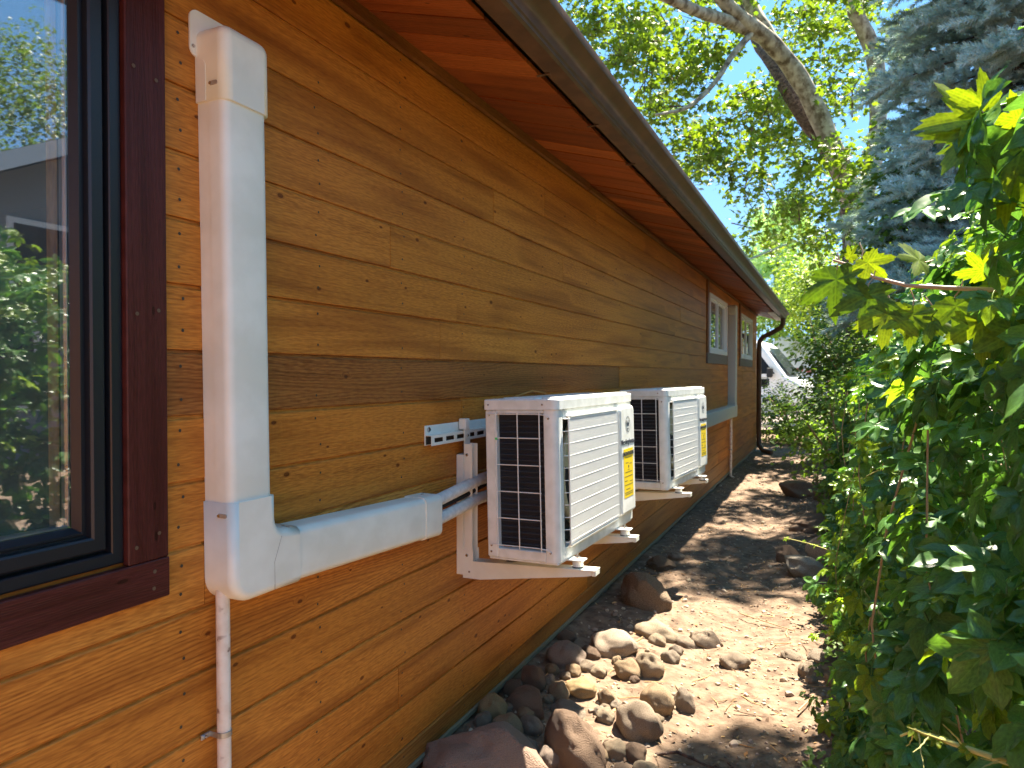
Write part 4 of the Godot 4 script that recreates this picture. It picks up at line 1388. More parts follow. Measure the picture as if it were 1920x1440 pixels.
	for q in [["curled dry root lying on the path near the bottom of the picture", Vector3(0.86, 0, -2.45), [Vector3(-0.16, 0.004, 0.02), Vector3(-0.09, 0.014, -0.01), Vector3(-0.03, 0.008, 0.0), Vector3(0.02, 0.012, 0.03), Vector3(0.07, 0.01, 0.025), Vector3(0.10, 0.006, -0.01), Vector3(0.08, 0.006, -0.03)], 0.006], ["straight thin stick lying across the sunlit middle of the path", Vector3(1.0, 0, -3.9), [Vector3(-0.2, 0.004, -0.12), Vector3(-0.05, 0.01, -0.02), Vector3(0.1, 0.006, 0.05), Vector3(0.22, 0.01, 0.16)], 0.0035], ["small forked stick beside the round cobbles near the vines", Vector3(1.2, 0, -2.98), [Vector3(-0.05, 0.006, 0.1), Vector3(-0.02, 0.012, 0.02), Vector3(0.0, 0.01, -0.06)], 0.004]]:
		var o := thing("dry_stick", q[0], "stick", q[1] + Vector3(0, bumpy(q[1].x, q[1].z) + 0.004, 0))
		var m := MB.new()
		var rs := []
		for i in q[2].size():
			rs.append(q[3] * (1.0 - 0.6 * i / q[2].size()))
		m.tube(q[2], rs, 7)
		part("stick", m, M.dark_bark if q[3] > 0.005 else M.stem, o)

# ---------------------------------------------------------------- leaves
func leaflet(m: MB, at: Vector3, ang: float, length: float, width: float, droop: float, nst := 7) -> void:
	# one toothed blade in the xy plane of its leaf, folded along the midrib and arched
	var dir := Vector3(sin(ang), cos(ang), 0)
	var side := Vector3(cos(ang), -sin(ang), 0)
	m.grid(4, nst, func(i: int, j: int) -> Array:
		var t := float(j) / nst
		var w := width * pow(sin(PI * clampf(pow(t, 0.8), 0.0, 1.0)), 0.85) * (1.0 + (0.10 if j % 2 else -0.04))
		var s := (i - 2) / 2.0
		var z := 0.34 * absf(s) * w - droop * t * t * length + 0.03 * length * sin(t * 9.0 + s * 2.0)
		return [at + dir * (t * length) + side * (s * w) + Vector3(0, 0, z), Vector2(0.5 + s * 0.5, t)], true)

func creeper_leaf(seed_: int) -> ArrayMesh:
	var r := RandomNumberGenerator.new()
	r.seed = seed_
	var m := MB.new()
	for q in [[0.0, 1.0], [0.85, 0.92], [-0.85, 0.92], [1.85, 0.66], [-1.85, 0.66]]:
		var a: float = q[0] + r.randf_range(-0.12, 0.12)
		leaflet(m, Vector3(sin(a), cos(a), 0) * 0.06, a, q[1] * r.randf_range(0.88, 1.08), 0.25 * q[1], r.randf_range(0.1, 0.34))
	m.tube([Vector3(0, 0, 0), Vector3(0.02, -0.3, -0.08), Vector3(0, -0.6, -0.26)], 0.018, 4, false)
	return m.mesh()

func lobed_leaf(outline: Array, seed_: int, teeth: float) -> ArrayMesh:
	# outline rows are (angle from the tip in degrees, radius) for one half
	var r := RandomNumberGenerator.new()
	r.seed = seed_
	var pts := []
	for q in outline:
		pts.append(Vector2(deg_to_rad(q[0]), q[1] * (1.0 + r.randf_range(-teeth, teeth))))
	for k in range(outline.size() - 1, -1, -1):
		if outline[k][0] > 0.5 and outline[k][0] < 179.5:
			pts.append(Vector2(TAU - deg_to_rad(outline[k][0]), outline[k][1] * (1.0 + r.randf_range(-teeth, teeth))))
	var m := MB.new()
	var n := pts.size()
	var arch := r.randf_range(0.15, 0.4)
	var fold := r.randf_range(0.05, 0.2)
	var ph := r.randf() * 6.0
	m.grid(n, 4, func(i: int, j: int) -> Array:
		var q: Vector2 = pts[i % n]
		var rr: float = q.y * [0.0, 0.25, 0.55, 0.8, 1.0][j]
		var p := Vector2(sin(q.x), cos(q.x)) * rr
		var z := fold * absf(p.x) - arch * (p.y * absf(p.y) * 0.8 + p.x * p.x * 0.7) + 0.05 * rr * sin(q.x * 5.0 + ph)
		return [Vector3(p.x, p.y + 0.3, z), Vector2(0.5 + p.x * 0.5, 0.5 + p.y * 0.5)])
	return m.mesh()

func small_blade(fold: float, nst := 3) -> ArrayMesh:
	var m := MB.new()
	m.grid(2, nst, func(i: int, j: int) -> Array:
		var t := float(j) / nst
		var w := 0.33 * pow(sin(PI * clampf(0.04 + 0.95 * pow(t, 0.8), 0.0, 1.0)), 0.9)
		return [Vector3((i - 1) * w, t, fold * absf(i - 1.0) * w - 0.2 * t * t), Vector2(i * 0.5, t)], true)
	return m.mesh()

func leaf_basis(dir: Vector3, nrm: Vector3, s: float) -> Basis:
	var y := dir.normalized()
	var x := y.cross(nrm).normalized()
	var z := x.cross(y)
	return Basis(x, y, z) * s if false else Basis(x * s, y * s, z * s)

func rand_dir() -> Vector3:
	var v := Vector3(rng.randfn(), rng.randfn(), rng.randfn())
	return v.normalized() if v.length() > 0.01 else Vector3.UP

func tints_of(n: int, lo: float, hi: float, yellow: float) -> Array:
	var o := []
	for i in n:
		var g := rng.randf_range(lo, hi)
		var y := rng.randf() * yellow
		o.append(Color(g * (1.0 + y * 1.3), g * (1.0 + y * 0.5), g * (1.0 - 0.3 * y)))
	return o

func hedge_face(y: float, z: float) -> float:
	return 1.335 + 0.09 * y + 0.13 * broad.get_noise_2d(y * 170.0 + 9.0, z * 95.0) + 0.06 * fine.get_noise_2d(y * 260.0, z * 200.0) + 0.05 * smooth01((-1.1 - z) * -2.0 + 0.2) - 0.07 * smooth01((-z - 2.0) / 1.5) * smooth01((0.9 - y) / 0.6) - 0.05 * smooth01((-z - 4.0) / 3.0)

func hedge_top(z: float) -> float:
	return 1.70 + 0.16 * broad.get_noise_2d(z * 70.0, 3.0) + 0.22 * smooth01((2.2 + z) / 1.0) - 0.12 * smooth01((-z - 3.0) / 2.0)

func build_hedge() -> void:
	var base := Vector3(1.75, 0.05, -3.5)
	var h := thing("creeper_hedge", "dense wall of five leaved green creeper along the right side of the path", "creeper", base)
	var shapes := [creeper_leaf(1), creeper_leaf(2), creeper_leaf(3), creeper_leaf(4)]
	var stems := MB.new()
	for i in 46:
		var z := rng.randf_range(-1.15, -6.3)
		var x := hedge_face(0.5, z) + rng.randf_range(0.02, 0.3)
		var pts := []
		for k in 6:
			pts.append(Vector3(x + 0.05 * sin(k * 1.1 + i), 0.0 + 0.24 * k, z + 0.06 * sin(k * 0.8 + i * 2.0)) - base)
		stems.tube(pts, rng.randf_range(0.0012, 0.0028), 5, false)
	part("vine_stem", stems, M.stem, h, true)
	var list := []   # [transform, tint, nearness]
	for i in 8600:
		var z := -0.62 - 6.2 * pow(rng.randf(), 1.25)
		var top := hedge_top(z)
		var y := 0.08 + (top - 0.08) * rng.randf()
		var outer := rng.randf() < 0.56
		var deep := absf(rng.randfn(0.0, 0.055)) if outer else rng.randf_range(0.05, 0.6)
		if rng.randf() < 0.16:
			y = top + rng.randf_range(-0.1, 0.1)
			deep = rng.randf_range(0.0, 0.8)
			outer = true
		var round_off := 0.25 * smooth01((y - top + 0.3) / 0.35)
		var p := Vector3(hedge_face(y, z) + deep + round_off * (1.0 - minf(deep, 1.0)), y, z)
		if p.z > -0.95 and p.x < 1.46:
			continue
		var nrm := (Vector3(-0.55, 0.75, 0.25) + rand_dir() * 0.75).normalized()
		var dir := (Vector3(-0.35, -0.75, 0.25) + rand_dir() * 0.7).normalized()
		dir = (dir - nrm * dir.dot(nrm)).normalized()
		var s := rng.randf_range(0.042, 0.078)
		var young := outer and (rng.randf() < 0.13 + 0.35 * smooth01((y - top + 0.3) / 0.3) or (deep < 0.02 and rng.randf() < 0.7 * smooth01((-z - 1.5) / 0.8)))
		var g := rng.randf_range(0.7, 1.25)
		var tint := Color(g * 0.86, g, g * 1.3)
		if young:
			s *= rng.randf_range(0.5, 0.95)
			tint = Color(2.3 * g, 1.75 * g, 0.8 * g)
		list.append([Transform3D(leaf_basis(dir, nrm, s), p - base), tint, p.distance_to(Vector3(1.27, 1.3, 0)) + (0.0 if outer and deep < 0.08 else 30.0) + (0.0 if absf(atan2(p.x - 1.27, -p.z) - 0.05) < 0.26 else 50.0), i % 4])
	list.sort_custom(func(a, b): return a[2] < b[2])
	var mats := []
	for q in [Color(0.88, 1, 1.3), Color(0.68, 0.82, 1.15), Color(1.1, 1.2, 1.3), Color(2.3, 1.75, 0.8)]:
		var m: StandardMaterial3D = M.creeper.duplicate()
		var c: Color = M.creeper.albedo_color.srgb_to_linear()
		m.albedo_color = Color(c.r * q.r, c.g * q.g, c.b * q.b).linear_to_srgb()
		mats.append(m)
	for i in 300:
		var o := part("leaf", shapes[list[i][3]], mats[3] if list[i][1].r > 1.4 else mats[i % 3], h)
		o.transform = list[i][0]
	for k in 4:
		var places := []
		var tints := []
		for i in range(300, list.size()):
			if list[i][3] == k:
				places.append(list[i][0])
				tints.append(list[i][1])
		many("foliage" if k == 0 else "foliage_%03d" % k, shapes[k], M.creeper, places, tints, h)
	# young shoots that reach over the path
	var shoots := [[Vector3(1.508, 1.303, -2.537), Vector3(1.422, 1.304, -2.608), Vector3(1.344, 1.293, -2.626), Vector3(1.292, 1.296, -2.657)], [Vector3(1.486, 1.365, -2.308), Vector3(1.419, 1.398, -2.332), Vector3(1.372, 1.413, -2.366)], [Vector3(1.498, 0.934, -2.748), Vector3(1.420, 0.958, -2.822), Vector3(1.334, 0.902, -2.837), Vector3(1.263, 0.944, -2.859)], [Vector3(1.553, 0.542, -3.650), Vector3(1.453, 0.442, -3.822), Vector3(1.313, 0.364, -3.977), Vector3(1.156, 0.371, -4.125), Vector3(1.010, 0.359, -4.277)], [Vector3(1.442, 0.468, -3.597), Vector3(1.351, 0.375, -3.443), Vector3(1.328, 0.289, -3.321), Vector3(1.256, 0.215, -3.231), Vector3(1.195, 0.207, -3.148)], [Vector3(1.498, 1.104, -2.971), Vector3(1.412, 1.065, -3.041), Vector3(1.320, 1.024, -3.108)]]
	for s in shoots:
		var m := MB.new()
		var pts := []
		for p in s:
			pts.append(p - base)
		m.tube(pts, 0.0022, 5)
		var shoot := part("young_shoot", m, M.young_stem, h)
		var fol_p := []
		for i in 16:
			var t := rng.randf() * (pts.size() - 1.001)
			var p: Vector3 = pts[int(t)].lerp(pts[int(t) + 1], t - int(t))
			var nrm := (Vector3(-0.2, 0.9, 0.3) + rand_dir() * 0.7).normalized()
			var dir := rand_dir()
			dir = (dir - nrm * dir.dot(nrm)).normalized()
			fol_p.append(Transform3D(leaf_basis(dir, nrm, rng.randf_range(0.016, 0.034)), p))
		many("shoot_leaves", shapes[0], M.creeper, fol_p, [Color(3.2, 2.5, 0.9), Color(2.6, 2.2, 0.8), Color(3.8, 2.8, 0.9)], shoot)

func build_currant() -> void:
	var half := [[0, 1.0], [6, 0.80], [9, 0.85], [15, 0.62], [18, 0.66], [25, 0.36], [34, 0.50], [40, 0.66], [44, 0.65], [49, 0.84], [52, 0.82], [56, 0.96], [61, 0.78], [65, 0.80], [72, 0.60], [77, 0.63], [87, 0.42], [97, 0.50], [104, 0.62], [111, 0.52], [118, 0.55], [130, 0.42], [146, 0.40], [162, 0.34], [180, 0.26]]
	var shapes := []
	for k in 5:
		shapes.append(lobed_leaf(half, 40 + k, 0.06))
	var base := Vector3(1.75, 0.1, -1.3)
	var c := thing("currant_bush", "arching bush branches with lobed bright green leaves in the right foreground", "bush", base)
	var br := [[[Vector3(1.75, 0.1, -1.3), Vector3(1.78, 0.8, -1.3), Vector3(1.72, 1.25, -1.305), Vector3(1.581, 1.415, -1.305), Vector3(1.532, 1.427, -1.293), Vector3(1.434, 1.437, -1.292), Vector3(1.375, 1.445, -1.298), Vector3(1.330, 1.462, -1.310), Vector3(1.290, 1.488, -1.325), Vector3(1.266, 1.498, -1.325)], 0.0048], [[Vector3(1.76, 0.1, -1.28), Vector3(1.80, 1.0, -1.2), Vector3(1.72, 1.5, -1.1), Vector3(1.6, 1.64, -1.06), Vector3(1.526, 1.641, -1.062), Vector3(1.494, 1.620, -1.102), Vector3(1.472, 1.636, -1.125), Vector3(1.457, 1.651, -1.140)], 0.0042]]
	for b in br:
		var m := MB.new()
		var pts := []
		var rs := []
		for i in b[0].size():
			pts.append(b[0][i] - base)
			rs.append(b[1] * (1.25 - 0.95 * i / b[0].size()))
		m.tube(pts, rs, 8)
		part("branch", m, M.red_stem, c)
	var mats := []
	for q in [Color(1.0, 1.0, 1.0), Color(0.6, 0.72, 0.8), Color(1.35, 1.2, 0.8), Color(0.8, 0.85, 0.9)]:
		var m: StandardMaterial3D = M.currant.duplicate()
		var a: Color = M.currant.albedo_color.srgb_to_linear()
		m.albedo_color = Color(a.r * q.r, a.g * q.g, a.b * q.b).linear_to_srgb()
		mats.append(m)
	var ls := [
	[Vector3(1.273, 1.486, -1.328), Vector3(-0.006, -0.087, 0.026), 1],
	[Vector3(1.320, 1.451, -1.305), Vector3(-0.005, -0.075, 0.026), 1],
	[Vector3(1.351, 1.417, -1.297), Vector3(-0.011, -0.068, 0.028), 2],
	[Vector3(1.385, 1.413, -1.302), Vector3(-0.005, -0.064, 0.025), 0],
	[Vector3(1.442, 1.424, -1.295), Vector3(0.005, -0.063, 0.021), 3],
	[Vector3(1.476, 1.401, -1.289), Vector3(0.000, -0.077, 0.023), 2],
	[Vector3(1.508, 1.454, -1.293), Vector3(0.007, -0.072, 0.020), 0],
	[Vector3(1.405, 1.486, -1.334), Vector3(-0.038, 0.009, 0.040), 3],
	[Vector3(1.310, 1.498, -1.312), Vector3(0.036, -0.039, 0.006), 2],
	[Vector3(1.518, 1.382, -1.275), Vector3(-0.009, -0.073, 0.028), 0],
	[Vector3(1.489, 1.457, -1.307), Vector3(-0.032, 0.026, 0.036), 2],
	[Vector3(1.290, 1.496, -1.325), Vector3(0.010, 0.020, 0.017), 2],
	[Vector3(1.414, 1.401, -1.304), Vector3(-0.012, -0.048, 0.028), 3],
	[Vector3(1.457, 1.651, -1.140), Vector3(-0.072, -0.012, 0.056), 2],
	[Vector3(1.465, 1.656, -1.144), Vector3(-0.048, 0.023, 0.044), 2],
	[Vector3(1.455, 1.643, -1.128), Vector3(-0.050, -0.062, 0.046), 0],
	[Vector3(1.476, 1.634, -1.127), Vector3(-0.034, -0.070, 0.039), 0],
	[Vector3(1.478, 1.630, -1.117), Vector3(-0.019, -0.045, 0.032), 3],
	[Vector3(1.484, 1.585, -1.097), Vector3(-0.022, -0.079, 0.033), 2],
	[Vector3(1.494, 1.609, -1.102), Vector3(-0.026, -0.068, 0.035), 2],
	[Vector3(1.490, 1.623, -1.111), Vector3(-0.017, 0.034, 0.030), 2],
	[Vector3(1.497, 1.571, -1.103), Vector3(-0.005, -0.067, 0.025), 0],
	]
	var i := 0
	for q in ls:
		var dir: Vector3 = q[1]
		var s := dir.length() / 1.15
		var nrm := (Vector3(-0.18, 0.22, 0.95) + rand_dir() * 0.36).normalized()
		var o := part("leaf", shapes[i % 5], mats[q[2]], c)
		o.transform = Transform3D(leaf_basis(dir, nrm, s), q[0] - base)
		var m := MB.new()
		var up := Vector3(0.012 * sin(i * 2.0), 0.026 if dir.y < -0.03 else 0.004, -0.008)
		m.tube([q[0] - base + up, q[0] - base + up * 0.4 + Vector3(0.003, 0, 0.002), q[0] - base, q[0] - base + dir * 0.06], 0.0011, 5)
		part("leaf_stalk", m, M.red_stem, o if false else c)
		i += 1
	# a pale bare shoot low in the foreground
	var v := thing("vine_shoot", "thick pale yellow green vine shoot with thin tendrils in the bottom right corner", "vine", Vector3(1.471, 0.87, -0.881))
	var pts := []
	for p in [Vector3(1.56, 0.83, -0.80), Vector3(1.471, 0.880, -0.881), Vector3(1.450, 0.873, -0.916), Vector3(1.415, 0.867, -0.943), Vector3(1.387, 0.859, -0.974), Vector3(1.365, 0.849, -1.008), Vector3(1.350, 0.832, -1.02)]:
		pts.append(p - v.position)
	var m := MB.new()
	m.tube(pts, [0.0042, 0.0042, 0.0040, 0.0036, 0.0030, 0.0020, 0.0012], 8)
	part("stem", m, M.young_stem, v)
	for k in 9:
		m = MB.new()
		var a: Vector3 = pts[1 + k % 5].lerp(pts[2 + k % 5], rng.randf())
		var d := (rand_dir() + Vector3(-0.8, -0.3, 0.1)).normalized()
		var bow := rand_dir() * 0.010
		var tp := []
		var tr := []
		for q in 9:
			var s := q / 8.0
			tp.append(a + d * 0.042 * s + bow * s * s + rand_dir().cross(d) * 0.0006)
			tr.append(0.0013 * (1.0 - 0.8 * s))
		m.tube(tp, tr, 6)
		part("tendril", m, M.young_stem, v)
	var sh := creeper_leaf(9)
	for k in 9:
		var o := part("bud_leaf", sh, mats[2], v)
		var nrm := (Vector3(-0.2, 0.8, 0.5) + rand_dir() * 0.5).normalized()
		var dir := (rand_dir() + Vector3(-0.6, 0.1, 0)).normalized()
		o.transform = Transform3D(leaf_basis((dir - nrm * dir.dot(nrm)).normalized(), nrm, 0.014), pts[2 + k % 4])

# ---------------------------------------------------------------- shrubs and trees
func bush(called: String, label: String, at: Vector3, radii: Vector3, count: int, size: Vector2, tints: Array, seed_: int, shape: Mesh, mat: Material, category := "shrub", group := "") -> void:
	var b := thing(called, label, category, Vector3(at.x, ground_y(at.x, at.z), at.z), group)
	var c := Vector3(0, at.y, 0)
	var f := FastNoiseLite.new()
	f.seed = seed_
	f.frequency = 0.9
	var st := MB.new()
	for k in 7:
		var d := Vector3(rng.randf_range(-0.8, 0.8) * radii.x, c.y + radii.y * rng.randf_range(0.1, 0.8), rng.randf_range(-0.8, 0.8) * radii.z)
		st.tube([Vector3(d.x * 0.1, 0, d.z * 0.1), Vector3(d.x * 0.4, d.y * 0.5, d.z * 0.3), d], [0.03, 0.018, 0.006], 6, false)
	part("stem", st, M.stem, b, true)
	var places := []
	# leaves ride on short twigs, so the surface has clumps and gaps
	var twigs := int(count / 14.0)
	for i in twigs:
		var d := rand_dir()
		var r := 0.62 + 0.38 * sqrt(rng.randf()) + 0.34 * f.get_noise_3d(d.x * 2.2, d.y * 2.2, d.z * 2.2)
		var p := c + d * radii * r
		if p.y < 0.05:
			p.y = rng.randf_range(0.05, 0.4)
		var dir := (d + Vector3(0, 0.35, 0) + rand_dir() * 0.6).normalized()
		for k in 14:
			var q: Vector3 = p + dir * (k - 7) * size.y * 0.55 + rand_dir() * size.y * 0.75
			var nrm := (Vector3(0, 1, 0) + d * 0.4 + rand_dir() * 0.8).normalized()
			var ld := (rand_dir() + dir * 0.8).normalized()
			ld = (ld - nrm * ld.dot(nrm)).normalized()
			places.append(Transform3D(leaf_basis(ld, nrm, rng.randf_range(size.x, size.y)), q))
	many("foliage", shape, mat, places, tints, b)

func build_shrubs() -> void:
	var blade := small_blade(0.35)
	var trio := MB.new()
	for q in [0.0, 1.2, -1.2]:
		leaflet(trio, Vector3.ZERO, q, 0.9, 0.3, 0.2, 4)
	var tri := trio.mesh()
	bush("ivy_patch", "low ivy spreading over the bank at the foot of the creeper", Vector3(1.46, 0.12, -3.0), Vector3(0.19, 0.15, 1.5), 1700, Vector2(0.016, 0.034), tints_of(13, 0.7, 1.5, 0.25), 3, tri, M.small_leaf, "ivy")
	bush("ivy_patch", "ivy trailing round the rocks of the bank farther along the path", Vector3(1.55, 0.25, -6.4), Vector3(0.34, 0.26, 1.2), 1300, Vector2(0.02, 0.042), tints_of(13, 0.8, 1.8, 0.4), 4, tri, M.small_leaf, "ivy")
	bush("honeysuckle_shrub", "shrub with pale glossy leaves leaning over the bend of the path", Vector3(1.36, 0.62, -8.6), Vector3(0.62, 0.52, 0.8), 2600, Vector2(0.04, 0.075), tints_of(13, 0.9, 2.1, 0.25), 5, blade, M.small_leaf, "shrub", "shrubs right of the path")
	bush("tall_shrub", "tall dark leafy shrub behind the creeper, beside the spruce", Vector3(2.3, 1.35, -8.2), Vector3(0.75, 1.25, 1.0), 4200, Vector2(0.045, 0.085), tints_of(13, 0.5, 1.3, 0.3), 6, blade, M.small_leaf, "shrub", "shrubs right of the path")
	bush("leafy_shrub", "bushy green shrub in the middle distance right of the vans", Vector3(1.85, 1.2, -11.6), Vector3(0.95, 1.25, 1.0), 8600, Vector2(0.05, 0.09), tints_of(13, 0.5, 1.4, 0.25), 7, blade, M.small_leaf, "shrub", "shrubs right of the path")
	bush("small_shrub", "loose low shrub in shade just beyond the corner of the house", Vector3(0.55, 0.56, -15.2), Vector3(0.85, 0.62, 0.8), 5200, Vector2(0.04, 0.07), tints_of(13, 0.6, 1.4, 0.2), 8, blade, M.small_leaf, "shrub", "shrubs right of the path")
	bush("leafy_shrub", "sunlit yellow green shrub above the roof of the white van", Vector3(1.1, 3.5, -20.5), Vector3(1.3, 0.85, 1.2), 5200, Vector2(0.07, 0.13), tints_of(13, 0.9, 2.0, 0.8), 9, blade, M.small_leaf, "shrub", "shrubs beyond the path")
	bush("tall_shrub", "tall sunlit shrub filling the gap between the vans and the spruce", Vector3(2.1, 1.9, -15.2), Vector3(1.25, 1.9, 1.2), 10000, Vector2(0.06, 0.11), tints_of(13, 0.5, 1.4, 0.3), 10, blade, M.small_leaf, "shrub", "shrubs beyond the path")
	bush("vine_covered_tree", "dark leafy climber hanging over the lower spruce branches", Vector3(2.1, 2.75, -8.4), Vector3(0.55, 0.95, 0.7), 2600, Vector2(0.05, 0.095), tints_of(13, 0.5, 1.4, 0.35), 11, blade, M.small_leaf, "climber")
	# background trees
	bush("round_tree", "bright green round tree far behind the corner of the house", Vector3(0.9, 4.2, -29.0), Vector3(2.6, 2.4, 2.0), 5200, Vector2(0.12, 0.2), tints_of(13, 0.8, 1.8, 0.6), 12, blade, M.plane_leaf, "tree", "trees far behind the house")
	bush("round_tree", "dark green tree far behind, right of the vans", Vector3(4.6, 3.4, -26.0), Vector3(2.6, 3.2, 2.0), 5200, Vector2(0.12, 0.2), tints_of(13, 0.5, 1.3, 0.3), 13, blade, M.plane_leaf, "tree", "trees far behind the house")
	bush("round_tree", "low green tree at the end of the driveway, behind the vans", Vector3(-3.6, 2.6, -33.0), Vector3(4.0, 2.6, 2.0), 5200, Vector2(0.13, 0.22), tints_of(13, 0.6, 1.5, 0.4), 14, blade, M.plane_leaf, "tree", "trees far behind the house")

func build_pine() -> void:
	var p := thing("pine_tree", "tall greyish pine standing far beyond the end of the roof", "tree", Vector3(-0.9, -0.1, -31.0))
	var m := MB.new()
	m.tube([Vector3(0, 0, 0), Vector3(0.05, 3, 0), Vector3(-0.05, 6, 0), Vector3(0, 8.5, 0)], [0.22, 0.18, 0.12, 0.03], 9)
	part("trunk", m, M.dark_bark, p)
	var tw := twig_mesh(70, 0.34)
	var places := []
	for i in 80:
		var y := rng.randf_range(3.6, 8.3)
		var a := rng.randf() * TAU
		var r := 2.0 * (1.0 - pow((y - 3.4) / 6.0, 2.0)) * sqrt(rng.randf())
		var c := Vector3(r * cos(a), y, r * sin(a))
		for k in 20:
			var d := (rand_dir() + Vector3(cos(a), 0.6, sin(a)) * 0.5).normalized()
			places.append(Transform3D(leaf_basis(d, rand_dir(), rng.randf_range(0.3, 0.5)), c + rand_dir() * 0.42 * rng.randf()))
	many("crown", tw, M.needle, places, [Color(1.5, 1.6, 0.75), Color(1.1, 1.25, 0.6), Color(1.9, 1.9, 0.9)], p)

func twig_mesh(needles: int, length: float) -> ArrayMesh:  # a needled twig one unit long along y
	var m := MB.new()
	m.tube([Vector3.ZERO, Vector3(0, 0.5, -0.02), Vector3(0, 1, 0)], [0.022, 0.016, 0.006], 4, false)
	var r := RandomNumberGenerator.new()
	r.seed = 5
	for i in needles:
		var t := 0.04 + 0.96 * (i + r.randf()) / needles
		var a := i * 2.4 + r.randf() * 0.6
		var d := Vector3(cos(a), r.randf_range(0.55, 1.0), sin(a)).normalized()
		var b := Vector3(0, t, 0)
		var s := d.cross(rand_dir()).normalized() * 0.017
		var tip := b + d * length * r.randf_range(0.75, 1.1)
		m.tri(b - s, b + s, tip)
	return m.mesh()

func build_spruce() -> void:
	var at := Vector3(3.5, -0.05, -8.3)
	var s := thing("blue_spruce", "big blue spruce with silvery blue needles rising behind the creeper", "tree", at)
	var m := MB.new()
	m.tube([Vector3(0, 0, 0), Vector3(0.02, 3, 0), Vector3(0, 6, 0.02), Vector3(0, 9.5, 0)], [0.17, 0.13, 0.08, 0.02], 10)
	part("trunk", m, M.dark_bark, s)
	var tw := twig_mesh(110, 0.2)
	var places := []
	var limbs := MB.new()
	var y := 2.3
	var whorl := 0
	while y < 9.0:
		var reach := 2.3 * (1.0 - pow(y / 10.4, 1.5)) + 0.1
		var n := 12
		for b in n:
			var a := TAU * b / n + whorl * 0.7 + rng.randf_range(-0.2, 0.2)
			var len := reach * rng.randf_range(0.82, 1.12)
			var out := Vector3(cos(a), 0, sin(a))
			var sag := rng.randf_range(0.10, 0.28)
			var pts := []
			for k in 6:
				var t := k / 5.0
				pts.append(Vector3(0, y, 0) + out * (len * t) + Vector3(0, 0.16 * sin(t * PI) - sag * t * t * len + 0.10 * t * t * t, 0))
			limbs.tube(pts, [0.03, 0.025, 0.019, 0.013, 0.008, 0.004], 5, false)
			var side := Vector3(-out.z, 0, out.x)
			var count := int(26.0 * len)
			for k in count:
				var t := 0.22 + 0.78 * sqrt(float(k + rng.randf()) / count)
				var i := mini(int(t * 5.0), 4)
				var p: Vector3 = pts[i].lerp(pts[i + 1], t * 5.0 - i)
				var sg := 1.0 if k % 2 else -1.0
				var d := (out * rng.randf_range(0.45, 0.9) + side * sg * rng.randf_range(0.35, 1.0) + Vector3(0, rng.randf_range(-0.45, 0.25), 0)).normalized()
				var l := rng.randf_range(0.21, 0.32)
				var w := (1.05 - t) * 0.5 * len * 0.5
				var step := 0.0
				# a side spray: a chain of twigs stepping away from the limb
				while step <= w:
					var dd := (d + rand_dir() * 0.28).normalized()
					places.append(Transform3D(leaf_basis(dd, Vector3.UP + rand_dir() * 0.2, l), p + d * step + Vector3(0, -step * 0.18, 0)))
					step += l * 0.8
			places.append(Transform3D(leaf_basis((out + Vector3(0, 0.15, 0)).normalized(), Vector3.UP, 0.2), pts[5]))
		y += 0.2
		whorl += 1
	part("limbs", limbs, M.dark_bark, s, true)
	many("needles", tw, M.needle, places, [Color(1, 1, 1), Color(0.85, 0.88, 0.85), Color(1.25, 1.25, 1.3), Color(0.75, 0.8, 0.72), Color(1.1, 1.1, 1.05)], s)

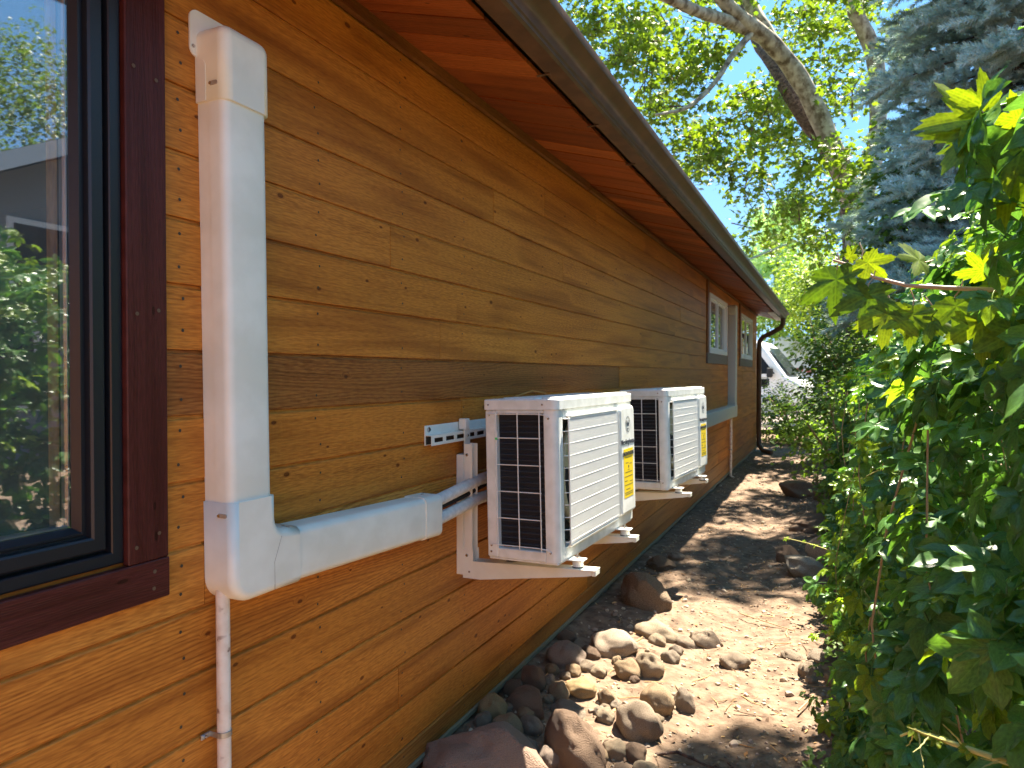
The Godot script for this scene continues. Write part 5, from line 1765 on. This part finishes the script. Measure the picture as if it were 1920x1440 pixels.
func build_plane_tree() -> void:
	var at := Vector3(1.627, -0.1, -13.93)
	var t := thing("plane_tree", "large plane tree with pale mottled limbs leaning over the roof", "tree", at)
	var limbs := [
		["trunk", [Vector3(1.627, -0.123, -13.933), Vector3(1.618, 1.319, -13.951), Vector3(1.558, 3.703, -13.849), Vector3(1.50, 4.5, -13.74)], [0.30, 0.27, 0.25, 0.24], 1],
		["limb", [Vector3(1.57, 3.3, -13.86), Vector3(1.52, 4.35, -13.76), Vector3(1.169, 5.401, -13.473), Vector3(0.696, 6.395, -13.048), Vector3(0.226, 6.894, -12.395), Vector3(-0.170, 7.089, -11.773), Vector3(-0.536, 7.381, -11.166), Vector3(-0.724, 7.749, -10.422), Vector3(-0.9, 8.3, -9.6)], [0.24, 0.235, 0.215, 0.205, 0.18, 0.145, 0.12, 0.10, 0.06], 0],
		["limb", [Vector3(0.226, 6.894, -12.395), Vector3(-0.287, 6.99, -11.717), Vector3(-0.648, 6.844, -10.885), Vector3(-1.029, 6.776, -10.045), Vector3(-1.6, 6.9, -9.4)], [0.14, 0.125, 0.11, 0.10, 0.06], 0],
		["limb", [Vector3(0.35, 6.78, -12.5), Vector3(0.16, 7.1, -12.385), Vector3(-0.084, 7.626, -12.483), Vector3(-0.320, 8.333, -12.605), Vector3(-0.6, 9.4, -12.9)], [0.14, 0.15, 0.14, 0.12, 0.07], 0],
		["limb", [Vector3(1.45, 4.7, -13.78), Vector3(1.10, 5.45, -13.76), Vector3(0.68, 6.10, -13.735), Vector3(0.193, 7.119, -13.928), Vector3(-0.133, 7.759, -14.337), Vector3(-0.5, 8.9, -14.8)], [0.24, 0.215, 0.19, 0.16, 0.13, 0.08], 1],
		["limb", [Vector3(-0.011, 6.90, -12.064), Vector3(-0.268, 6.443, -11.717), Vector3(-0.484, 5.928, -11.389), Vector3(-0.807, 5.431, -10.900), Vector3(-1.183, 5.196, -10.390)], [0.075, 0.058, 0.05, 0.042, 0.022], 0],
		["limb", [Vector3(1.60, 4.0, -13.9), Vector3(1.95, 5.6, -14.9), Vector3(1.99, 7.032, -15.292), Vector3(1.844, 7.759, -15.257), Vector3(1.553, 8.379, -14.911), Vector3(1.450, 9.119, -14.544), Vector3(1.2, 10.2, -14.0)], [0.22, 0.20, 0.20, 0.19, 0.175, 0.15, 0.09], 0],
	]
	for l in limbs:
		var m := MB.new()
		var pts := []
		var rs := []
		# smooth the hand-set points with a curve
		var cv := Curve3D.new()
		for k in l[1].size():
			var p: Vector3 = l[1][k]
			var tan: Vector3 = (l[1][mini(k + 1, l[1].size() - 1)] - l[1][maxi(k - 1, 0)]) / 6.0
			cv.add_point(p - at, -tan, tan)
		var n: int = (l[1].size() - 1) * 5
		for k in n + 1:
			var q: float = float(k) / n * (l[1].size() - 1)
			var i := mini(int(q), l[1].size() - 2)
			pts.append(cv.sample(i, q - i))
			rs.append(0.78 * lerpf(l[2][i], l[2][i + 1], q - i) * (1.0 + 0.05 * sin(k * 1.7)))
		m.tube(pts, rs, 14)
		part(l[0], m, M.bark if l[3] == 0 else M.dark_bark, t)
	var clumps := [
		Vector3(-3.23, 8.41, -12.86), Vector3(-2.99, 7.95, -12.97), Vector3(-2.43, 7.88, -12.33), Vector3(-2.11, 6.90, -11.75), Vector3(-1.65, 6.95, -11.25),
		Vector3(-1.59, 7.74, -12.30), Vector3(-1.69, 6.97, -12.33), Vector3(-1.15, 6.11, -11.44), Vector3(-1.57, 6.11, -11.26), Vector3(-1.84, 6.65, -14.08),
		Vector3(-1.26, 7.48, -13.28), Vector3(-0.75, 7.29, -12.23), Vector3(-1.06, 6.72, -12.70), Vector3(-1.43, 6.09, -14.18), Vector3(-1.65, 5.75, -13.83),
		Vector3(-1.17, 5.39, -13.89), Vector3(-0.73, 5.24, -12.70), Vector3(-0.64, 5.82, -13.06), Vector3(-0.31, 6.00, -13.78), Vector3(-0.02, 4.95, -12.00),
		Vector3(-0.53, 5.10, -13.29), Vector3(0.04, 6.41, -15.37), Vector3(-0.01, 7.60, -17.32), Vector3(0.52, 6.15, -14.93), Vector3(0.58, 7.67, -16.95),
		Vector3(-0.23, 7.96, -17.19), Vector3(0.39, 7.74, -15.42), Vector3(0.71, 9.30, -17.73), Vector3(1.16, 9.57, -17.87), Vector3(1.04, 7.46, -15.05),
		Vector3(1.50, 8.61, -17.48), Vector3(0.71, 8.44, -14.85), Vector3(0.12, 9.08, -16.20), Vector3(1.44, 7.50, -16.57), Vector3(1.14, 6.72, -15.67),
		Vector3(0.94, 6.30, -15.96), Vector3(0.35, 6.35, -17.23), Vector3(0.64, 5.57, -15.78), Vector3(0.07, 4.83, -14.98), Vector3(0.27, 4.93, -16.83),
		Vector3(0.62, 5.11, -16.19), Vector3(0.97, 5.67, -17.48), Vector3(1.25, 4.78, -15.80), Vector3(1.05, 4.40, -15.97), Vector3(0.20, 4.51, -17.11),
		Vector3(0.83, 4.16, -16.46), Vector3(-0.27, 4.45, -15.95), Vector3(1.58, 8.57, -16.01), Vector3(-0.06, 7.72, -11.88), Vector3(-1.33, 9.18, -14.15),
		Vector3(-1.68, 8.01, -11.35), Vector3(-3.18, 9.25, -13.02), Vector3(0.55, 9.78, -15.98), Vector3(1.85, 10.01, -18.45), Vector3(-1.29, 4.82, -12.45),
		Vector3(-2.18, 6.64, -13.72), Vector3(-2.19, 7.80, -12.56), Vector3(-0.58, 6.80, -12.32), Vector3(-0.20, 6.53, -14.04), Vector3(-3.38, 8.57, -12.38),
	]
	var all := []
	for c in clumps:
		all.append([c, rng.randf_range(0.34, 0.62), 140])
		all.append([c + rand_dir() * 0.55, rng.randf_range(0.25, 0.45), 65])
	# the rest of the crown, above and behind
	for i in 150:
		var c := Vector3(rng.randf_range(-5.5, 6.0), rng.randf_range(6.8, 11.5), rng.randf_range(-17.5, -5.2))
		var lim := 1.3 + (-c.z) * 0.62 + 0.9   # keep clear of the gap of sky over the roof
		if c.y < lim:
			continue
		if shade_hole(c):
			continue
		all.append([c, rng.randf_range(0.4, 0.8), 120])
	# out-of-view boughs, placed to keep most of the lane in shade
	for i in 150:
		var g := Vector2(rng.randf_range(-0.4, 2.4), rng.randf_range(-13.0, -4.4))
		if i % 17 == 0:
			g = Vector2(rng.randf_range(0.85, 1.08), rng.randf_range(-2.5, -1.9))
		var y := rng.randf_range(7.6, 11.0)
		var c := Vector3(g.x + 0.14 * y, y, g.y - 0.5 * y)
		if c.y < 2.6 - c.z * 0.62 or (i % 17 and shade_hole(c)):
			continue
		all.append([c, rng.randf_range(0.35, 0.6) if i % 17 else 0.24, 110 if i % 17 else 60])
	for c in [Vector3(1.35, 4.7, -12.7), Vector3(1.5, 4.1, -12.6), Vector3(1.65, 3.5, -12.6), Vector3(1.2, 5.1, -12.9), Vector3(1.75, 4.6, -12.9), Vector3(1.3, 6.6, -10.4), Vector3(1.7, 6.9, -10.9), Vector3(2.2, 6.2, -11.2), Vector3(1.0, 6.5, -9.9), Vector3(2.4, 7.0, -10.2), Vector3(1.7, 7.1, -11.8), Vector3(2.3, 6.4, -12.4), Vector3(1.5, 5.9, -12.6), Vector3(2.0, 5.2, -13.0)]:
		all.append([c, rng.randf_range(0.3, 0.5), 90])
	var half := [[0, 1.0], [10, 0.62], [22, 0.5], [40, 0.62], [52, 0.92], [66, 0.56], [84, 0.46], [104, 0.64], [124, 0.36], [152, 0.34], [180, 0.2]]
	var leaf := lobed_leaf_light(half)
	var places := []
	var twigs := MB.new()
	for c in all:
		var ctr: Vector3 = c[0] - at
		var lean := rand_dir()
		for k in 3:
			var e: Vector3 = ctr + rand_dir() * c[1] * 0.9
			twigs.tube([ctr - lean * c[1], ctr, e], [0.014, 0.01, 0.004], 4, false)
		for i in c[2]:
			var d := rand_dir()
			var r: float = c[1] * (0.25 + 0.85 * rng.randf())
			var p: Vector3 = ctr + Vector3(d.x * 1.15, d.y * 0.75, d.z * 1.15) * r + lean * rng.randfn() * c[1] * 0.3
			var nrm := (Vector3(0, 0.9, 0) + rand_dir() * 0.85).normalized()
			var dir := (Vector3(0, -0.5, 0) + rand_dir()).normalized()
			dir = (dir - nrm * dir.dot(nrm)).normalized()
			places.append(Transform3D(leaf_basis(dir, nrm, rng.randf_range(0.06, 0.115)), p))
	part("twigs", twigs, M.dark_bark, t, true)
	many("crown", leaf, M.plane_leaf, places, tints_of(17, 0.65, 1.55, 0.5), t)

func shade_hole(c: Vector3) -> bool:  # where the crown is thin, so that sun reaches the path
	var s := c.y / 1.0
	var g := Vector2(c.x - 0.14 * s, c.z + 0.5 * s)
	return g.x > -0.2 and g.x < 5.0 and ((g.y > -4.7 and g.y < 9.0) or (g.y > -6.9 and g.y < -5.9))

func lobed_leaf_light(half: Array) -> ArrayMesh:
	var pts := []
	for q in half:
		pts.append(Vector2(deg_to_rad(q[0]), q[1]))
	for k in range(half.size() - 2, 0, -1):
		pts.append(Vector2(TAU - deg_to_rad(half[k][0]), half[k][1]))
	var m := MB.new()
	var n := pts.size()
	m.grid(n, 1, func(i: int, j: int) -> Array:
		var q: Vector2 = pts[i % n]
		var p := Vector2(sin(q.x), cos(q.x)) * q.y * j
		return [Vector3(p.x, p.y + 0.2, -0.3 * (p.x * p.x + p.y * absf(p.y) * 0.5)), Vector2(0.5 + p.x * 0.5, 0.5 + p.y * 0.5)])
	return m.mesh()

# ---------------------------------------------------------------- beyond the house
func van(label: String, at: Vector3, turn: float, boxy: bool) -> void:
	var v := thing("parked_van", label, "van", at, "")
	v.rotation.y = turn
	var L := 5.4
	var m := MB.new()
	var prof := [Vector2(0, 0.42), Vector2(5.0, 0.42), Vector2(5.10, 0.55), Vector2(5.10, 0.98), Vector2(4.98, 1.16), Vector2(4.60, 1.34), Vector2(3.92, 2.28), Vector2(3.70, 2.46), Vector2(3.30, 2.56), Vector2(0.25, 2.58), Vector2(0.05, 2.48), Vector2(0, 2.2)]
	if boxy:
		prof = [Vector2(0, 0.42), Vector2(5.28, 0.42), Vector2(5.40, 0.55), Vector2(5.40, 1.02), Vector2(5.25, 1.22), Vector2(4.72, 1.42), Vector2(4.25, 2.3), Vector2(4.0, 2.72), Vector2(3.6, 2.86), Vector2(0.4, 2.86), Vector2(0.12, 2.74), Vector2(0, 2.3)]
	m.extrude(prof, Vector3(0, 0, 0.14), Vector3.RIGHT, Vector3.UP, Vector3(0, 0, 1.72), 35.0)
	for z in [[0.14, -0.14, 0.16], [1.86, 0.14, 0.16]]:
		m.pillow(prof.map(func(p): return p), Vector3(0, 0, z[0]), Vector3.RIGHT, Vector3.UP, Vector3(0, 0, signf(z[1])), 0.14, 0.13, 4)
	part("body", m, M.white_paint, v)
	for s in [2.0035, -0.0035]:
		m = MB.new()
		var top := 2.12
		m.extrude([Vector2(3.1, 1.42), Vector2(4.26, 1.42), Vector2(3.74, top), Vector2(3.1, top)], Vector3(0, 0, s - 0.003), Vector3.RIGHT, Vector3.UP, Vector3(0, 0, 0.006))
		part("side_window", m, M.van_glass, v)
		m = MB.new()
		m.box(Vector3(4.05, 1.30, s - 0.22 if s < 1 else s + 0.02), Vector3(4.22, 1.62, s - 0.02 if s < 1 else s + 0.22), 0.04)
		part("mirror", m, M.rubber, v)
		for x in [1.0, 4.1]:
			m = MB.new()
			m.tube([Vector3(x, 0.35, s - 0.11), Vector3(x, 0.35, s + 0.11)], 0.35, 20)
			var w := part("wheel", m, M.rubber, v)
			m = MB.new()
			m.tube([Vector3(x, 0.35, s - 0.12), Vector3(x, 0.35, s + 0.12)], 0.2, 16)
			part("rim", m, M.zinc, w)
	m = MB.new()
	var a := Vector3(4.66, 1.38, 0.2)
	var b := Vector3(3.98, 2.26, 0.28)
	if boxy:
		a = Vector3(4.76, 1.46, 0.2)
		b = Vector3(4.29, 2.3, 0.28)
	var off := Vector3(0.012, 0.01, 0)
	m.quad(a + off, b + off, Vector3(b.x, b.y, 1.72) + off, Vector3(a.x, a.y, 1.8) + off)
	part("windshield", m, M.van_glass, v)
	m = MB.new()
	m.box(Vector3(5.06 if not boxy else 5.38, 0.42, 0.1), Vector3(5.14 if not boxy else 5.46, 0.66, 1.9), 0.03)
	part("bumper", m, M.rubber, v)
	for z in [0.12, 1.58]:
		m = MB.new()
		m.box(Vector3(5.03 if not boxy else 5.33, 0.80, z), Vector3(5.115 if not boxy else 5.415, 0.98, z + 0.3), 0.02)
		part("headlight", m, M.glass if false else M.zinc, v)
	if boxy:
		for q in [[0.9, 1.2, 1.52, 1.64], [1.28, 1.62, 1.48, 1.62]]:
			m = MB.new()
			m.box(Vector3(q[0], q[2], 1.998), Vector3(q[1], q[3], 2.003))
			part("red_stripe", m, M.red_paint, v)

func build_beyond() -> void:
	van("cream white van with a sloping nose parked beyond the house corner", Vector3(-4.35, -0.1, -26.2), -0.16, false)
	van("taller white van with red stripes, partly behind the shrubs right of the first van", Vector3(-0.95, -0.1, -30.5), -0.03, true)
	var c := thing("parked_car", "pale car whose dark door mirror shows past the house corner", "car", Vector3(-2.21, -0.08, -14.3))
	c.rotation.y = PI / 2
	var m := MB.new()
	var prof := [Vector2(0, 0.35), Vector2(4.5, 0.35), Vector2(4.6, 0.6), Vector2(4.5, 0.95), Vector2(3.75, 1.08), Vector2(2.9, 1.72), Vector2(2.5, 1.80), Vector2(0.6, 1.78), Vector2(0.1, 1.1)]
	m.extrude(prof, Vector3(0, 0, 0.1), Vector3.RIGHT, Vector3.UP, Vector3(0, 0, 1.6), 35.0)
	m.pillow(prof, Vector3(0, 0, 1.7), Vector3.RIGHT, Vector3.UP, Vector3(0, 0, 1), 0.1, 0.09, 4)
	part("body", m, M.white_paint, c)
	m = MB.new()
	m.extrude([Vector2(0.7, 1.10), Vector2(3.45, 1.10), Vector2(2.75, 1.66), Vector2(0.8, 1.66)], Vector3(0, 0, 1.8), Vector3.RIGHT, Vector3.UP, Vector3(0, 0, 0.006))
	part("side_window", m, M.van_glass, c)
	m = MB.new()
	m.box(Vector3(3.22, 1.08, 1.83), Vector3(3.45, 1.32, 2.06), 0.05)
	part("mirror", m, M.black, c)
	for x in [0.9, 3.75]:
		m = MB.new()
		m.tube([Vector3(x, 0.33, 1.6), Vector3(x, 0.33, 1.82)], 0.33, 20)
		part("wheel", m, M.rubber, c)
	# the neighbour's house, seen only in the window's reflection
	var n := thing("neighbour_house", "grey neighbouring house with white eaves, mirrored in the near window", "house", Vector3(8.6, -0.1, -9.0))
	m = MB.new()
	m.extrude([Vector2(6.5, 0.0), Vector2(6.5, 2.5), Vector2(0, 5.9), Vector2(-6.5, 2.5), Vector2(-6.5, 0.0)], Vector3(0, 0, 0), Vector3.BACK, Vector3.UP, Vector3(8, 0, 0))
	part("wall", m, M.grey_siding, n)
	m = MB.new()
	m.extrude([Vector2(7.1, 2.30), Vector2(7.1, 2.46), Vector2(0, 6.18), Vector2(-7.1, 2.46), Vector2(-7.1, 2.30), Vector2(0, 6.0)], Vector3(-0.4, 0, 0), Vector3.BACK, Vector3.UP, Vector3(8.8, 0, 0))
	var rf := part("roof", m, M.shingle, n)
	m = MB.new()
	m.extrude([Vector2(7.12, 2.22), Vector2(7.12, 2.45), Vector2(0, 6.17), Vector2(-7.12, 2.45), Vector2(-7.12, 2.22), Vector2(0, 5.93)], Vector3(-0.47, 0, 0), Vector3.BACK, Vector3.UP, Vector3(0.065, 0, 0))
	part("rake_board", m, M.vinyl, rf)
	for q in [[3.0, 2.35, 3.5], [0.6, 3.2, 4.4], [3.6, 0.9, 2.2], [-2.5, 1.0, 2.3]]:
		m = MB.new()
		m.box(Vector3(-0.03, q[1], q[0] - 0.5), Vector3(0.0, q[2], q[0] + 0.5), 0.01)
		var w := part("window", m, M.vinyl, n)
		m = MB.new()
		m.box(Vector3(-0.036, q[1] + 0.08, q[0] - 0.42), Vector3(-0.031, q[2] - 0.08, q[0] + 0.42))
		part("pane", m, M.van_glass, w)
	bush("garden_tree", "green tree behind the neighbouring house, mirrored in the near window", Vector3(19.0, 6.4, -13.0), Vector3(3.0, 4.4, 6.5), 42000, Vector2(0.09, 0.15), tints_of(13, 0.6, 1.4, 0.4), 15, small_blade(0.3), M.plane_leaf, "tree")
	var k := thing("power_cable", "thin grey power cable running from the house towards the trees", "cable", Vector3(-0.6, 3.3, -13.6))
	m = MB.new()
	m.tube([Vector3(0, 0, 0), Vector3(0.9, 1.0, -3.5), Vector3(2.2, 2.2, -8.0), Vector3(4.6, 3.9, -14.0)], 0.018, 6)
	part("wire", m, M.zinc, k)

# ---------------------------------------------------------------- the scene
func _ready() -> void:
	rng.seed = 20240611
	fine.noise_type = FastNoiseLite.TYPE_SIMPLEX_SMOOTH
	fine.frequency = 0.02
	fine.fractal_octaves = 4
	fine.seed = 4
	broad.noise_type = FastNoiseLite.TYPE_SIMPLEX_SMOOTH
	broad.frequency = 0.02
	broad.fractal_octaves = 2
	broad.seed = 9
	var cam := Camera3D.new()
	cam.name = "camera"
	add_child(cam)
	cam.position = Vector3(1.27, 1.30, 0.0)
	cam.rotation = Vector3(-0.01385, 0.43567, 0.0)
	cam.fov = 57.95
	cam.near = 0.05
	cam.far = 400.0
	var at := CameraAttributesPhysical.new()
	at.frustum_focal_length = 21.667
	at.frustum_focus_distance = 1.6
	at.frustum_near = 0.05
	at.frustum_far = 400.0
	at.exposure_aperture = 9.0
	cam.attributes = at
	var sky := ProceduralSkyMaterial.new()
	sky.sky_top_color = Color(0.215, 0.35, 0.475)
	sky.sky_horizon_color = Color(0.325, 0.415, 0.53)
	sky.sky_curve = 0.17
	sky.ground_horizon_color = Color(0.36, 0.32, 0.28)
	sky.ground_bottom_color = Color(0.30, 0.26, 0.22)
	sky.sun_angle_max = 12.0
	sky.energy_multiplier = 1.0
	var e := Environment.new()
	e.background_mode = Environment.BG_SKY
	e.sky = Sky.new()
	e.sky.sky_material = sky
	e.tonemap_mode = Environment.TONE_MAPPER_LINEAR
	e.tonemap_exposure = 8.1
	e.sdfgi_enabled = true
	e.ssao_enabled = true
	e.ssil_enabled = true
	var we := WorldEnvironment.new()
	we.name = "world_environment"
	we.environment = e
	add_child(we)
	var sun := DirectionalLight3D.new()
	sun.name = "sun"
	sun.light_color = Color(1.0, 0.955, 0.88)
	sun.light_energy = 1.02
	sun.light_angular_distance = 0.53
	sun.shadow_enabled = true
	add_child(sun)
	sun.look_at_from_position(Vector3(0.14, 1.0, -0.5), Vector3.ZERO, Vector3.UP)

	make_materials()
	build_ground()
	build_house()
	build_cover()
	build_condensers()
	build_plane_tree()
	build_spruce()
	build_pine()
	build_shrubs()
	build_beyond()
	build_hedge()
	build_stones()
	build_currant()
